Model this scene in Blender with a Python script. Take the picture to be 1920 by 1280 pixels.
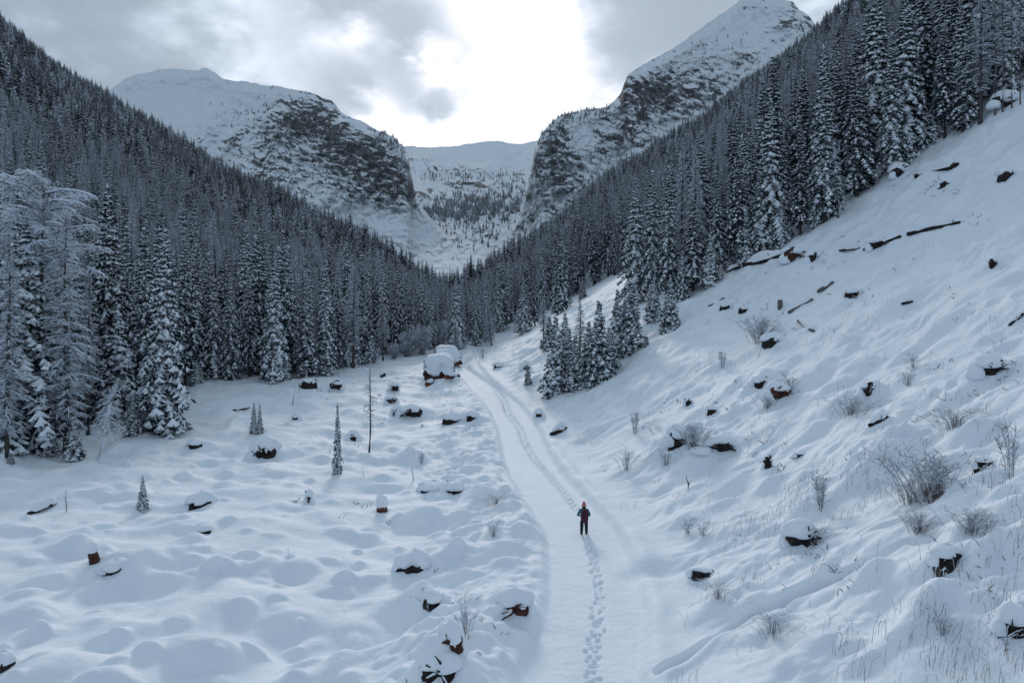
import bpy, bmesh, math, random
import numpy as np
from mathutils import Vector, Matrix, Euler

R = math.radians
scene = bpy.context.scene
for o in list(bpy.data.objects):
    bpy.data.objects.remove(o)
COL = scene.collection
random.seed(7)
rng = np.random.default_rng(7)

# ------------------------------------------------------------------ camera
CAM_H, FPX, CX, HY = 12.0, 1280.0, 960.0, 600.0      # camera height, focal length / centre / horizon of the 1920x1280 photograph
cam_d = bpy.data.cameras.new('camera')
cam_d.sensor_width = 36.0
cam_d.lens = 24.0
cam_d.shift_y = -40.0 / 1920.0
cam_d.clip_start = 0.5
cam_d.clip_end = 20000
cam = bpy.data.objects.new('camera', cam_d)
COL.objects.link(cam)
cam.location = (0, 0, CAM_H)
cam.rotation_euler = (R(90), 0, 0)
scene.camera = cam

# ------------------------------------------------------------------ sky and sun
SUN_AZ, SUN_EL = R(-5.0), R(22.0)      # azimuth from +Y towards +X
SUN_DIR = Vector((math.sin(SUN_AZ) * math.cos(SUN_EL), math.cos(SUN_AZ) * math.cos(SUN_EL), math.sin(SUN_EL)))
world = bpy.data.worlds.new('World')
scene.world = world
world.use_nodes = True


class NT:
    """small helper for node trees"""
    def __init__(self, tree, clear=True):
        self.t = tree
        if clear:
            tree.nodes.clear()

    def n(self, typ, **kw):
        nd = self.t.nodes.new(typ)
        for k, v in kw.items():
            setattr(nd, k, v)
        return nd

    def l(self, a, b):
        self.t.links.new(a, b)

    def val(self, sock, v):
        if isinstance(v, bpy.types.NodeSocket):
            self.l(v, sock)
        else:
            sock.default_value = v

    def math(self, op, a, b=0.0, c=0.0, clamp=False):
        nd = self.n('ShaderNodeMath', operation=op, use_clamp=clamp)
        self.val(nd.inputs[0], a); self.val(nd.inputs[1], b); self.val(nd.inputs[2], c)
        return nd.outputs[0]

    def mapr(self, v, a, b, c, d, smooth=True):
        nd = self.n('ShaderNodeMapRange', interpolation_type='SMOOTHSTEP' if smooth else 'LINEAR')
        self.val(nd.inputs[0], v)
        for i, x in enumerate((a, b, c, d)):
            nd.inputs[i + 1].default_value = x
        return nd.outputs[0]

    def mix(self, f, a, b, blend='MIX'):
        nd = self.n('ShaderNodeMix', data_type='RGBA', blend_type=blend)
        self.val(nd.inputs[0], f)
        for s, v in ((nd.inputs[6], a), (nd.inputs[7], b)):
            self.val(s, v if isinstance(v, bpy.types.NodeSocket) else (*v, 1.0))
        return nd.outputs[2]

    def noise(self, vec, scale, detail=4, rough=0.55, dist=0.0):
        nd = self.n('ShaderNodeTexNoise')
        if vec is not None:
            self.l(vec, nd.inputs['Vector'])
        nd.inputs['Scale'].default_value = scale
        nd.inputs['Detail'].default_value = detail
        nd.inputs['Roughness'].default_value = rough
        nd.inputs['Distortion'].default_value = dist
        return nd.outputs[0]


def pxdir(px, py):
    return Vector(((px - CX) / FPX, 1.0, (HY - py) / FPX)).normalized()


def build_sky():
    w = NT(world.node_tree)
    tc = w.n('ShaderNodeTexCoord')
    d = tc.outputs['Generated']
    mp = w.n('ShaderNodeMapping')
    w.l(d, mp.inputs[0])
    mp.inputs['Scale'].default_value = (1.0, 1.0, 1.9)
    mp.inputs['Location'].default_value = (0.35, 0.0, 0.2)
    dv = mp.outputs[0]
    n1 = w.noise(dv, 3.4, 5, 0.55)
    n2 = w.noise(dv, 11.0, 3, 0.6)
    wob = w.math('ADD', w.math('MULTIPLY', w.math('SUBTRACT', n1, 0.5), 0.34), w.math('MULTIPLY', w.math('SUBTRACT', n2, 0.5), 0.20))

    def blob(px, py, r0, r1):
        v = pxdir(px, py)
        nd = w.n('ShaderNodeVectorMath', operation='DOT_PRODUCT')
        w.l(d, nd.inputs[0]); nd.inputs[1].default_value = v
        k = w.math('MULTIPLY_ADD', wob, -(r0 + r1) * 0.5, nd.outputs['Value'])
        return w.mapr(k, 1 - r1 * r1 / 2, 1 - r0 * r0 / 2, 0.0, 1.0)
    # cloud thickness: broken overcast
    base = w.mapr(w.math('MULTIPLY_ADD', n2, 0.55, n1), 0.55, 1.0, 0.0, 1.0)
    thick = w.math('MULTIPLY_ADD', base, 0.72, 0.22)
    for (px, py, r0, r1, a) in ((725, 30, 0.0, 0.19, 0.62), (230, 110, 0.0, 0.26, 0.36), (1150, 120, 0.0, 0.24, 0.34), (690, 232, 0.0, 0.10, 0.42), (1280, 20, 0.0, 0.16, 0.30), (800, 95, 0.0, 0.08, .38),
                                (885, 262, 0.0, 0.07, 0.30), (370, 20, 0.0, 0.17, -0.22), (580, 115, 0.0, 0.15, -0.20), (915, 150, 0.0, 0.27, -0.46), (925, 30, 0.0, 0.13, -0.36), (790, 225, 0.0, 0.10, -0.30)):
        thick = w.math('MULTIPLY_ADD', blob(px, py, r0, r1), a, thick)
    thick = w.mapr(thick, -0.05, 1.30, 0.0, 1.0)
    # forward scattering round the veiled sun
    sd = w.n('ShaderNodeVectorMath', operation='DOT_PRODUCT')
    w.l(d, sd.inputs[0]); sd.inputs[1].default_value = pxdir(910, 140)
    glow = w.mapr(sd.outputs['Value'], 1 - 0.75 ** 2 / 2, 1.0, 0.0, 1.0)
    glow2 = w.mapr(sd.outputs['Value'], 1 - 0.30 ** 2 / 2, 1.0, 0.0, 1.0)
    thin = w.math('POWER', w.math('SUBTRACT', 1.0, thick), 1.45)
    lum = w.math('MULTIPLY_ADD', thin, w.math('MULTIPLY_ADD', glow, 0.46, 0.25), w.math('MULTIPLY_ADD', glow, 0.13, 0.25))
    lum = w.math('MULTIPLY_ADD', glow2, w.math('MULTIPLY_ADD', thin, 0.28, 0.07), lum)
    tint = w.mix(glow, (0.75, 1.0, 1.28), (0.87, 1.0, 1.17))
    warm = w.mix(w.math('MULTIPLY', w.math('MULTIPLY_ADD', glow2, 0.8, 0.35), w.math('MULTIPLY', thin, 1.3), clamp=True), tint, (1.0, 0.965, 0.985))
    scl = w.n('ShaderNodeVectorMath', operation='SCALE')
    w.l(warm, scl.inputs[0]); w.l(w.math('MULTIPLY', lum, 10.0), scl.inputs['Scale'])
    sky = w.n('ShaderNodeTexSky', sky_type='NISHITA')
    sky.sun_disc = False
    sky.sun_elevation = SUN_EL
    sky.sun_rotation = SUN_AZ
    sky.altitude = 1500
    cover = w.mapr(thick, 0.0, 0.12, 0.90, 0.985)
    col = w.mix(cover, sky.outputs[0], scl.outputs[0])
    bg = w.n('ShaderNodeBackground')
    w.l(col, bg.inputs[0]); bg.inputs[1].default_value = 0.1
    out = w.n('ShaderNodeOutputWorld')
    w.l(bg.outputs[0], out.inputs[0])


build_sky()
sun_d = bpy.data.lights.new('sun', 'SUN')
sun_d.energy = 1.15
sun_d.angle = R(11)
sun_d.color = (1.0, 0.92, 0.88)
sun = bpy.data.objects.new('sun', sun_d)
COL.objects.link(sun)
sun.rotation_euler = SUN_DIR.to_track_quat('Z', 'Y').to_euler()

vs = scene.view_settings
vs.view_transform = 'Standard'
vs.look = 'None'
vs.exposure = 0.42
vs.gamma = 1.0
vs.use_curve_mapping = False
cy = scene.cycles
cy.max_bounces = 5
cy.diffuse_bounces = 3
cy.glossy_bounces = 1
cy.transmission_bounces = 1
cy.volume_bounces = 0
cy.transparent_max_bounces = 2
cy.caustics_reflective = cy.caustics_refractive = False
cy.use_denoising = True


# ------------------------------------------------------------------ materials
def principled(name, col, rough=0.8, spec=0.2):
    m = bpy.data.materials.new(name)
    m.use_nodes = True
    t = NT(m.node_tree)
    out = t.n('ShaderNodeOutputMaterial')
    b = t.n('ShaderNodeBsdfPrincipled')
    t.l(b.outputs[0], out.inputs[0])
    b.inputs['Base Color'].default_value = (*col, 1)
    b.inputs['Roughness'].default_value = rough
    b.inputs['Specular IOR Level'].default_value = spec
    return m, t, b


def mottled(name, c1, c2, scale, rough=0.85, bump=0.0, bscale=None, rand=0.0, spec=0.2, detail=4):
    m, t, b = principled(name, c1, rough, spec)
    tc = t.n('ShaderNodeTexCoord')
    nz = t.noise(tc.outputs['Object'], scale, detail, 0.6)
    col = t.mix(t.mapr(nz, 0.35, 0.65, 0, 1), c1, c2)
    if rand:
        oi = t.n('ShaderNodeObjectInfo')
        hs = t.n('ShaderNodeHueSaturation')
        t.l(col, hs.inputs['Color'])
        t.l(t.mapr(oi.outputs['Random'], 0, 1, 1 - rand, 1 + rand, False), hs.inputs['Value'])
        col = hs.outputs[0]
    t.l(col, b.inputs['Base Color'])
    if bump:
        bp = t.n('ShaderNodeBump')
        bp.inputs['Strength'].default_value = 1.0
        bp.inputs['Distance'].default_value = bump
        t.l(t.noise(tc.outputs['Object'], bscale or scale * 2, 5, 0.6), bp.inputs['Height'])
        t.l(bp.outputs[0], b.inputs['Normal'])
    return m


SNOW_C1, SNOW_C2 = (0.75, 0.815, 0.875), (0.80, 0.855, 0.905)
M = {}
M['snow'] = mottled('fresh_snow', SNOW_C1, SNOW_C2, 0.6, 0.7, 0.055, 2.6, spec=0.1)
M['cap'] = mottled('snow_cap', SNOW_C1, SNOW_C2, 2.0, 0.7, 0.02, 6.0, spec=0.1)
M['tree_snow'] = mottled('snow_on_boughs', (0.73, 0.80, 0.87), (0.80, 0.855, 0.905), 2.0, 0.75, spec=0.1)
M['needle'] = mottled('spruce_needles', (0.010, 0.023, 0.032), (0.026, 0.042, 0.052), 1.2, 0.7, rand=0.35, spec=0.15)
M['bark'] = mottled('spruce_bark', (0.046, 0.041, 0.041), (0.095, 0.084, 0.082), 5.0, 0.9, 0.02, 12)
M['larch_twig'] = mottled('larch_twigs', (0.070, 0.066, 0.074), (0.135, 0.122, 0.128), 1.0, 0.9, rand=0.25)
M['frost'] = mottled('hoar_frost', (0.60, 0.67, 0.76), (0.74, 0.80, 0.88), 1.5, 0.8)
M['pilewood'] = mottled('dark_red_bark', (0.028, 0.014, 0.012), (0.075, 0.033, 0.025), 3.0, 0.9, 0.02, 10, rand=.4)
M['deadwood'] = mottled('dark_dead_wood', (0.012, 0.011, 0.012), (0.040, 0.033, 0.032), 4.0, 0.95, 0.03, 10)
M['brownwood'] = mottled('brown_wood', (0.045, 0.020, 0.016), (0.095, 0.042, 0.030), 5.0, 0.9, 0.02, 14)
M['cutwood'] = mottled('cut_log_face', (0.15, 0.058, 0.034), (0.21, 0.09, 0.055), 8.0, 0.9, 0.005, 20)
M['greywood'] = mottled('weathered_grey_wood', (0.09, 0.085, 0.085), (0.17, 0.155, 0.15), 5.0, 0.9, 0.01, 14)
M['twig'] = mottled('bare_twigs', (0.11, 0.10, 0.10), (0.19, 0.175, 0.175), 3.0, 0.9, rand=0.2)
M['straw'] = mottled('dry_grass', (0.20, 0.19, 0.185), (0.33, 0.315, 0.30), 1.0, 0.9)


def mountain_material():
    m, t, b = principled('snow_on_rock', SNOW_C1, 0.85, 0.1)
    at = t.n('ShaderNodeAttribute'); at.attribute_name = 'rock'
    tc = t.n('ShaderNodeTexCoord')
    p = tc.outputs['Object']
    mp = t.n('ShaderNodeMapping'); t.l(p, mp.inputs[0]); mp.inputs['Rotation'].default_value = (0.2, 0.5, 0.3); mp.inputs['Scale'].default_value = (1, 1, 2.6)
    fine = t.noise(mp.outputs[0], 0.035, 7, 0.70)
    k = t.math('ADD', at.outputs['Fac'], t.math('MULTIPLY', t.math('SUBTRACT', fine, 0.5), 1.35))
    mask = t.mapr(k, 0.475, 0.555, 0, 1)
    rock = t.mix(t.noise(mp.outputs[0], 0.03, 5, 0.65), (0.03, 0.036, 0.042), (0.14, 0.146, 0.15))
    t.l(t.mix(mask, t.mix(t.noise(p, 0.01, 3), SNOW_C1, SNOW_C2), rock), b.inputs['Base Color'])
    bp = t.n('ShaderNodeBump'); bp.inputs['Distance'].default_value = 16.0
    t.l(t.noise(mp.outputs[0], 0.035, 6, 0.62), bp.inputs['Height'])
    t.l(bp.outputs[0], b.inputs['Normal'])
    return m


M['mountain'] = mountain_material()


# ------------------------------------------------------------------ numpy noise
def _hash(ix, iy, seed):
    h = (ix.astype(np.int64) * 374761393 + iy.astype(np.int64) * 668265263 + seed * 1442695041) & 0xFFFFFFFF
    h = ((h ^ (h >> 13)) * 1274126177) & 0xFFFFFFFF
    h = h ^ (h >> 16)
    return h


def perlin(x, y, seed=0):
    x0 = np.floor(x); y0 = np.floor(y)
    fx = x - x0; fy = y - y0
    ux = fx * fx * fx * (fx * (fx * 6 - 15) + 10); uy = fy * fy * fy * (fy * (fy * 6 - 15) + 10)

    def g(ix, iy, dx, dy):
        a = _hash(ix, iy, seed).astype(np.float64) * (2 * math.pi / 4294967296.0)
        return np.cos(a) * dx + np.sin(a) * dy
    a = g(x0, y0, fx, fy); b = g(x0 + 1, y0, fx - 1, fy)
    c = g(x0, y0 + 1, fx, fy - 1); d = g(x0 + 1, y0 + 1, fx - 1, fy - 1)
    return 1.5 * ((a + ux * (b - a)) + uy * ((c + ux * (d - c)) - (a + ux * (b - a))))


def fbm(x, y, oct=4, seed=0, gain=0.5, lac=2.03):
    s = 0; a = 1.0; f = 1.0
    for i in range(oct):
        s = s + a * perlin(x * f, y * f, seed + i * 17)
        a *= gain; f *= lac
    return s


def ridged(x, y, oct=5, seed=0, gain=0.55):
    s = 0; a = 1.0; f = 1.0; n = 0
    for i in range(oct):
        s = s + a * (1 - np.abs(perlin(x * f, y * f, seed + i * 13)) * 2)
        n += a; a *= gain; f *= 2.07
    return s / n


def sstep(a, b, x):
    t = np.clip((x - a) / (b - a), 0, 1)
    return t * t * (3 - 2 * t)


def curve(pts, k=0):
    """smooth 1-D curve through points"""
    p = np.array(pts, float)
    xs, ys = p[:, 0], p[:, 1]
    d = np.diff(ys) / np.diff(xs)
    m = np.concatenate(([d[0]], np.where(d[:-1] * d[1:] > 0, 2 * d[:-1] * d[1:] / (d[:-1] + d[1:] + 1e-12), 0), [d[-1]]))

    def f(x):
        x = np.clip(np.asarray(x, float), xs[0], xs[-1])
        i = np.clip(np.searchsorted(xs, x) - 1, 0, len(xs) - 2)
        h = xs[i + 1] - xs[i]; t = (x - xs[i]) / h
        return ((2 * t**3 - 3 * t**2 + 1) * ys[i] + (t**3 - 2 * t**2 + t) * h * m[i] + (-2 * t**3 + 3 * t**2) * ys[i + 1] + (t**3 - t**2) * h * m[i + 1])
    return f


def U(px):
    return (np.asarray(px, float) - CX) / FPX


def V(py):
    return (HY - np.asarray(py, float)) / FPX


# ------------------------------------------------------------------ the ground: one sheet from the clearing to the ridges
road_z = curve([(0, 0), (20, 0), (38, .05), (57, .1), (75, .9), (100, 2.6), (120, 3.6), (145, 4.7), (180, 7.5), (250, 14), (400, 28), (600, 48), (1000, 85)])
road_x = curve([(0, 1.0), (15, 1.5), (23, 2.3), (25.6, 2.9), (30.6, 3.65), (38, 3.9), (46, 2.9), (56, 1.6), (72, .55), (84, -1.0), (100, -4.4), (114, -6.7), (130, -8.5), (145, -8.3), (165, -6.5), (250, 0), (1000, 0)])

ridge_py = curve([(-900, -600), (-300, -130), (0, 55), (60, 105), (130, 160), (200, 198), (300, 262), (400, 328), (500, 375), (600, 440), (700, 490), (780, 540), (838, 563), (865, 560), (950, 508), (1050, 432), (1130, 360), (1200, 325), (1300, 258), (1400, 182), (1480, 117), (1545, 66), (1600, 20), (1700, -50), (1920, -220), (2300, -480), (2900, -800)])
ridge_d = curve([(-900, 1000), (0, 900), (400, 760), (600, 660), (780, 540), (850, 480), (950, 620), (1130, 800), (1545, 880), (1920, 900), (2900, 900)])
blend_d = curve([(-900, 60), (0, 80), (370, 118), (700, 150), (870, 185), (1200, 195), (1600, 165), (1920, 160), (2900, 150)])


def near_z(x, y):
    s = x - road_x(y)
    zr = road_z(y)
    # hillside to the right: soft start beside the road, then steepening
    t = s - 5.0
    soft = 1.6
    up = np.where(t > 12 * soft, t, soft * np.log1p(np.exp(np.clip(t / soft, -40, 40))))
    z = zr + 0.57 * up + 0.0022 * np.clip(up - 14, 0, 45) ** 2 + 0.10 * np.clip(up - 59, 0, None)
    # left clearing: a little below the road, gently rolling, rising into the wood
    l = -s
    z = z - 0.75 * sstep(3.5, 9.0, l) + 0.012 * np.clip(l - 18, 0, 200) * 1.0
    return z


def build_ground_arrays():
    u_in = np.linspace(-0.80, 0.80, 1060)
    left = -0.80 - np.cumsum(np.linspace(0.002, 0.03, 40)); right = 0.80 + np.cumsum(np.linspace(0.002, 0.03, 40))
    u = np.concatenate((left[::-1], u_in, right))
    inv = np.linspace(1 / 19.0, 1 / 170.0, 430)
    d_near = 1 / inv
    # a little more density far out than 1/d gives
    d_mid = np.linspace(40, 175, 120)
    d_far = np.geomspace(176, 1030, 110)
    d = np.unique(np.concatenate((np.linspace(6, 18.5, 16), d_near, d_mid, d_far)))
    keep = np.concatenate(([True], np.diff(d) > 0.012)); d = d[keep]
    return u, d


GU, GD = build_ground_arrays()
UU, DD = np.meshgrid(GU, GD)
XX, YY = UU * DD, DD
ridge_cols_v = V(ridge_py(CX + FPX * GU)); ridge_cols_d = ridge_d(CX + FPX * GU); blend_cols_d = blend_d(CX + FPX * GU)


def base_ground(UU, DD, rv, rd, bd):
    zn = near_z(UU * DD, DD)
    vb = (near_z(UU * bd, bd) - CAM_H) / bd
    t = (1 / bd - 1 / DD) / (1 / bd - 1 / rd)
    tt = np.clip(t, 0, 1)
    vf = vb + (rv - vb) * (0.75 * tt + 0.25 * tt * tt)
    zf = CAM_H + vf * np.minimum(DD, rd) - np.clip(DD - rd, 0, None) * 0.55
    w = sstep(-0.02, 0.12, t)
    return zn * (1 - w) + zf * w


ZZ = base_ground(UU, DD, ridge_cols_v[None, :], ridge_cols_d[None, :], blend_cols_d[None, :])
SS = XX - road_x(YY)

# broad relief of the snow cover
near_w = 1 - sstep(120, 200, DD)
off_road = sstep(2.3, 4.2, np.abs(SS))
leftw = sstep(3.0, 6.0, -SS); rightw = sstep(3.0, 6.0, SS)
ZZ += near_w * leftw * (0.58 * fbm(XX / 11.0, YY / 8.0, 3, 3) + 0.12 * fbm(XX / 3.2, YY / 2.6, 2, 5))
# the slope: drifts that run down the fall line, with steps and hummocks
wob = 1.8 * fbm(XX / 6.0, YY / 6.0, 3, 9)
drift = ridged((XX + 0.6 * YY) / 6.5, (YY - 0.16 * XX + wob) / 2.7, 2, 11)
drift2 = fbm((XX + 0.3 * YY) / 2.4, (YY - 0.1 * XX + wob) / 1.2, 3, 12)
slope_amt = 0.35 + 0.65 * sstep(-0.35, 0.5, fbm(XX / 12, YY / 12, 3, 77))
ZZ += near_w * rightw * (slope_amt * (0.27 * (drift - 0.4) + 0.10 * drift2) + 0.42 * fbm(XX / 9.0, YY / 6.5, 3, 13))
hum2 = 0.5 - np.abs(fbm(XX / 2.1, YY / 1.8, 2, 141))
ZZ += near_w * rightw * 0.30 * np.clip(hum2, -0.5, 0.5) * sstep(-0.05, 0.45, fbm(XX / 8.0, YY / 8.0, 2, 155))
# small lumps everywhere: snow over brash, heather and stones
b1 = np.abs(perlin(XX / 1.25, YY / 1.05, 201)); b2 = np.abs(perlin(XX / 0.66, YY / 0.58, 203)); b3 = np.abs(perlin(XX / 2.4, YY / 2.0, 207))
patch = sstep(-0.25, 0.5, fbm(XX / 7.0, YY / 6.0, 3, 211))
verge = np.exp(-((SS + 5.0) / 3.2) ** 2)
ZZ += near_w * rightw * sstep(55, 85, DD) * (0.55 * np.abs(perlin(XX / 4.2, YY / 3.4, 231)) + 0.35 * patch * np.abs(perlin(XX / 2.0, YY / 2.6, 233)))
ZZ += near_w * rightw * (0.25 + 0.75 * patch) * (0.20 * b1 + 0.08 * b2 + 0.20 * b3)
ZZ += near_w * leftw * ((0.10 + 0.9 * verge) * (0.30 * b1 + 0.10 * b2) + 0.22 * patch * b3 * sstep(42, 60, DD) + 0.10 * patch * b1 * sstep(42, 60, DD))
# far relief of the wooded hillsides
far_w = sstep(180, 320, DD) * (1 - 0.6 * sstep(0.75, 1.0, DD / ridge_cols_d[None, :]))
ZZ += far_w * 14.0 * fbm(XX / 120.0, YY / 150.0, 3, 21)
# the road: a shallow packed trough with a berm on the left and a cut ledge on the right
ZZ += near_w * (-0.32 * (1 - sstep(1.85, 2.5, np.abs(SS + 0.1 * fbm(XX / 2, YY / 2.5, 2, 31)))))
ZZ += near_w * 0.22 * np.exp(-((SS - 2.75) / 0.5) ** 2) * (0.6 + 0.6 * fbm(XX / 3, YY / 3, 2, 33))
ZZ += near_w * 0.30 * np.exp(-((SS + 3.2) / 0.8) ** 2) * np.clip(0.45 + 0.9 * fbm(XX / 1.2, YY / 1.1, 2, 35), 0, 1.5)
ZZ += near_w * 0.012 * fbm(XX / 0.5, YY / 0.35, 2, 37) * (1 - off_road)


def bump(x, y, r, h, ry=None, p=2.0, rot=0.0):
    """add a rounded hump (or pit when h < 0) to the sheet"""
    ry = ry or r
    m = max(r, ry) * 1.9
    i0, i1 = np.searchsorted(GD, [y - m, y + m])
    if i1 <= i0:
        return
    yy = GD[i0:i1]
    j0 = np.searchsorted(GU, min((x - m) / yy[0], (x - m) / yy[-1])); j1 = np.searchsorted(GU, max((x + m) / yy[0], (x + m) / yy[-1]))
    if j1 <= j0:
        return
    dx = XX[i0:i1, j0:j1] - x; dy = YY[i0:i1, j0:j1] - y
    c, s = math.cos(rot), math.sin(rot)
    q = np.abs((dx * c + dy * s) / r) ** 2 + np.abs((-dx * s + dy * c) / ry) ** 2
    ZZ[i0:i1, j0:j1] += h * np.exp(-q ** (p / 2.0) * 1.2)


def ground_z(x, y):
    u = x / y
    i = int(np.clip(np.searchsorted(GD, y) - 1, 0, len(GD) - 2)); j = int(np.clip(np.searchsorted(GU, u) - 1, 0, len(GU) - 2))
    a = (y - GD[i]) / (GD[i + 1] - GD[i]); b = (u - GU[j]) / (GU[j + 1] - GU[j])
    a = min(max(a, 0), 1); b = min(max(b, 0), 1)
    return float((ZZ[i, j] * (1 - b) + ZZ[i, j + 1] * b) * (1 - a) + (ZZ[i + 1, j] * (1 - b) + ZZ[i + 1, j + 1] * b) * a)


def hit(px, py, dmin=15.0):
    """where the line of sight through a photograph pixel meets the ground"""
    u, v = float(U(px)), float(V(py))
    j = int(np.clip(np.searchsorted(GU, u) - 1, 0, len(GU) - 2)); b = (u - GU[j]) / (GU[j + 1] - GU[j])
    col = ZZ[:, j] * (1 - b) + ZZ[:, j + 1] * b
    vg = (col - CAM_H) / GD
    ok = np.nonzero((vg >= v) & (GD > dmin))[0]
    if len(ok) == 0:
        i = int(np.argmax(vg)); return Vector((u * GD[i], GD[i], col[i]))
    i = max(int(ok[0]), 1)
    t = (v - vg[i - 1]) / (vg[i] - vg[i - 1] + 1e-12); t = min(max(t, 0), 1)
    d = GD[i - 1] + t * (GD[i] - GD[i - 1])
    return Vector((u * d, d, CAM_H + v * d))
# @@TERRAIN_DETAIL@@


def grid_mesh(name, P, mat, attr=None, smooth=True):
    """P: (rows, cols, 3)"""
    nr, nc = P.shape[:2]
    me = bpy.data.meshes.new(name)
    me.vertices.add(nr * nc)
    me.vertices.foreach_set('co', P.reshape(-1).astype(np.float32))
    idx = np.arange(nr * nc, dtype=np.int32).reshape(nr, nc)
    q = np.stack((idx[:-1, :-1], idx[:-1, 1:], idx[1:, 1:], idx[1:, :-1]), -1).reshape(-1, 4)
    nf = len(q)
    me.loops.add(nf * 4)
    me.loops.foreach_set('vertex_index', q.reshape(-1))
    me.polygons.add(nf)
    me.polygons.foreach_set('loop_start', np.arange(0, nf * 4, 4, dtype=np.int32))
    me.update(calc_edges=True)
    me.polygons.foreach_set('use_smooth', np.ones(nf, bool))
    if attr is not None:
        a = me.attributes.new('rock', 'FLOAT', 'POINT')
        a.data.foreach_set('value', attr.reshape(-1).astype(np.float32))
    me.materials.append(mat)
    o = bpy.data.objects.new(name, me)
    COL.objects.link(o)
    return o


def link_ground():
    o = grid_mesh('snowy_ground', np.stack((XX, YY, ZZ), -1), M['snow'])
    o['kind'] = 'structure'
    o['label'] = 'snow covered clearing, forest road and wooded hillsides'
    return o


# ------------------------------------------------------------------ mountains
def mountain(name, label, px0, px1, sky, base, dsky, dbase, nx, ny, rockspots, snowspots, bias, seed, amp=60.0, jag=3.0, power=1.0):
    pxs = np.linspace(px0, px1, nx)
    t = np.linspace(0, 1, ny)
    PX, T = np.meshgrid(pxs, t)
    top = sky(PX) + jag * fbm(PX / 22.0, PX * 0 + 3.3, 4, seed + 5) * sstep(0.6, 1, T)
    PY = base(PX) + (top - base(PX)) * T
    D0 = dbase(PX) + (dsky(PX) - dbase(PX)) * T ** power
    # relief in metres
    sx, sy = PX * 1.7, PY * 1.7
    wx = 45 * fbm(sx / 160, sy / 160, 3, seed + 31); wy = 45 * fbm(sx / 160, sy / 160, 3, seed + 37)
    big = ridged((sx + wx + 0.45 * sy) / 330.0, (sy + wy) / 420.0, 5, seed)
    mid = ridged((sx + wx - 0.5 * sy) / 90.0, (sy + wy + 0.35 * sx) / 70.0, 4, seed + 3)
    fine = fbm((sx + 0.6 * sy) / 30.0, (sy - 0.4 * sx) / 16.0, 4, seed + 7)
    rk = np.zeros_like(PX) + bias
    for (cx, cy, rx, ry, a) in rockspots:
        rk += 0.95 * a * np.exp(-(((PX - cx) / rx) ** 2 + ((PY - cy) / ry) ** 2))
    for (cx, cy, rx, ry, a) in snowspots:
        rk -= a * np.exp(-(((PX - cx) / rx) ** 2 + ((PY - cy) / ry) ** 2))
    rough = np.clip(0.25 + 1.2 * (rk - 0.1), 0.12, 1.0)
    edge = sstep(0.0, 0.06, 1 - T)
    D = D0 - edge * amp * (1.3 * big * (0.35 + 0.65 * rough) + rough * (0.62 * mid + 0.30 * fine))
    X = U(PX) * D; Z = CAM_H + V(PY) * D
    P = np.stack((X, D, Z), -1)
    # steepness decides where the snow holds
    dx = np.gradient(P, axis=1); dt = np.gradient(P, axis=0)
    n = np.cross(dx, dt); n /= np.linalg.norm(n, axis=2, keepdims=True) + 1e-9
    steep = 1 - np.abs(n[..., 2])
    streak = fbm((sx + wx + 0.55 * sy) / 42.0, (sy - 0.35 * sx + wy) / 20.0, 5, seed + 51, 0.6)
    streak2 = fbm((sx + wx + 0.8 * sy) / 60.0, (sy - 0.55 * sx + wy) / 11.0, 5, seed + 57, 0.62)
    rock = rk + 0.45 * (steep - 0.55) + 0.24 * streak + 0.26 * streak2
    o = grid_mesh(name, P, M['mountain'], rock)
    o['kind'] = 'structure'
    o['label'] = label
    return PX, PY, D, P


MT = {}
MT['l'] = mountain('mountain', 'snowy rock mountain with dark cliffs left of the pass', 120, 900,
                   curve([(120, 215), (205, 168), (250, 143), (315, 129), (370, 132), (383, 125), (398, 135), (425, 150), (450, 152), (540, 166), (575, 172), (620, 190), (640, 210), (700, 240), (742, 262), (764, 288), (770, 318), (776, 350), (786, 378), (812, 412), (850, 455), (900, 535)]),
                   curve([(120, 320), (300, 420), (500, 520), (700, 590), (900, 610)]),
                   curve([(120, 2900), (400, 2700), (620, 2250), (770, 1950), (850, 1850)]), curve([(120, 1500), (600, 1300), (850, 1250)]), 520, 330,
                   [(565, 215, 70, 35, .36), (610, 190, 40, 20, .25), (700, 320, 55, 75, .34), (600, 285, 70, 50, .22), (660, 290, 60, 40, .22), (480, 250, 60, 50, .14), (500, 330, 60, 50, .15), (590, 240, 70, 20, .22), (740, 360, 40, 40, .25), (383, 128, 8, 6, .3), (250, 145, 25, 7, .2), (450, 160, 25, 8, .1)],
                   [(330, 200, 120, 55, .45), (450, 205, 60, 35, .15), (640, 400, 60, 30, .16), (720, 415, 60, 22, .34), (800, 440, 50, 35, .22)], 0.325, 100, 100)
MT['c'] = mountain('mountain_cirque', 'snowy headwall with rock bands and dark trees closing the valley', 610, 1130,
                   curve([(610, 300), (740, 284), (765, 273), (800, 276), (850, 274), (900, 267), (925, 264), (965, 270), (1000, 265), (1050, 258), (1130, 250)]),
                   curve([(610, 560), (840, 585), (1130, 560)]),
                   curve([(610, 3900), (1130, 3900)]), curve([(610, 1050), (1130, 1050)]), 420, 330,
                   [(840, 316, 60, 8, .36), (790, 300, 30, 6, .3), (875, 345, 50, 8, .40), (800, 365, 50, 10, .40), (915, 352, 40, 7, .30), (900, 440, 90, 30, .12), (880, 385, 70, 14, .12), (790, 440, 60, 40, .10), (960, 420, 40, 30, .12)],
                   [(880, 285, 110, 18, .35), (770, 395, 70, 16, .25), (830, 490, 80, 18, .12)], 0.365, 200, 85, 1.5, 1.5)
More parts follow.
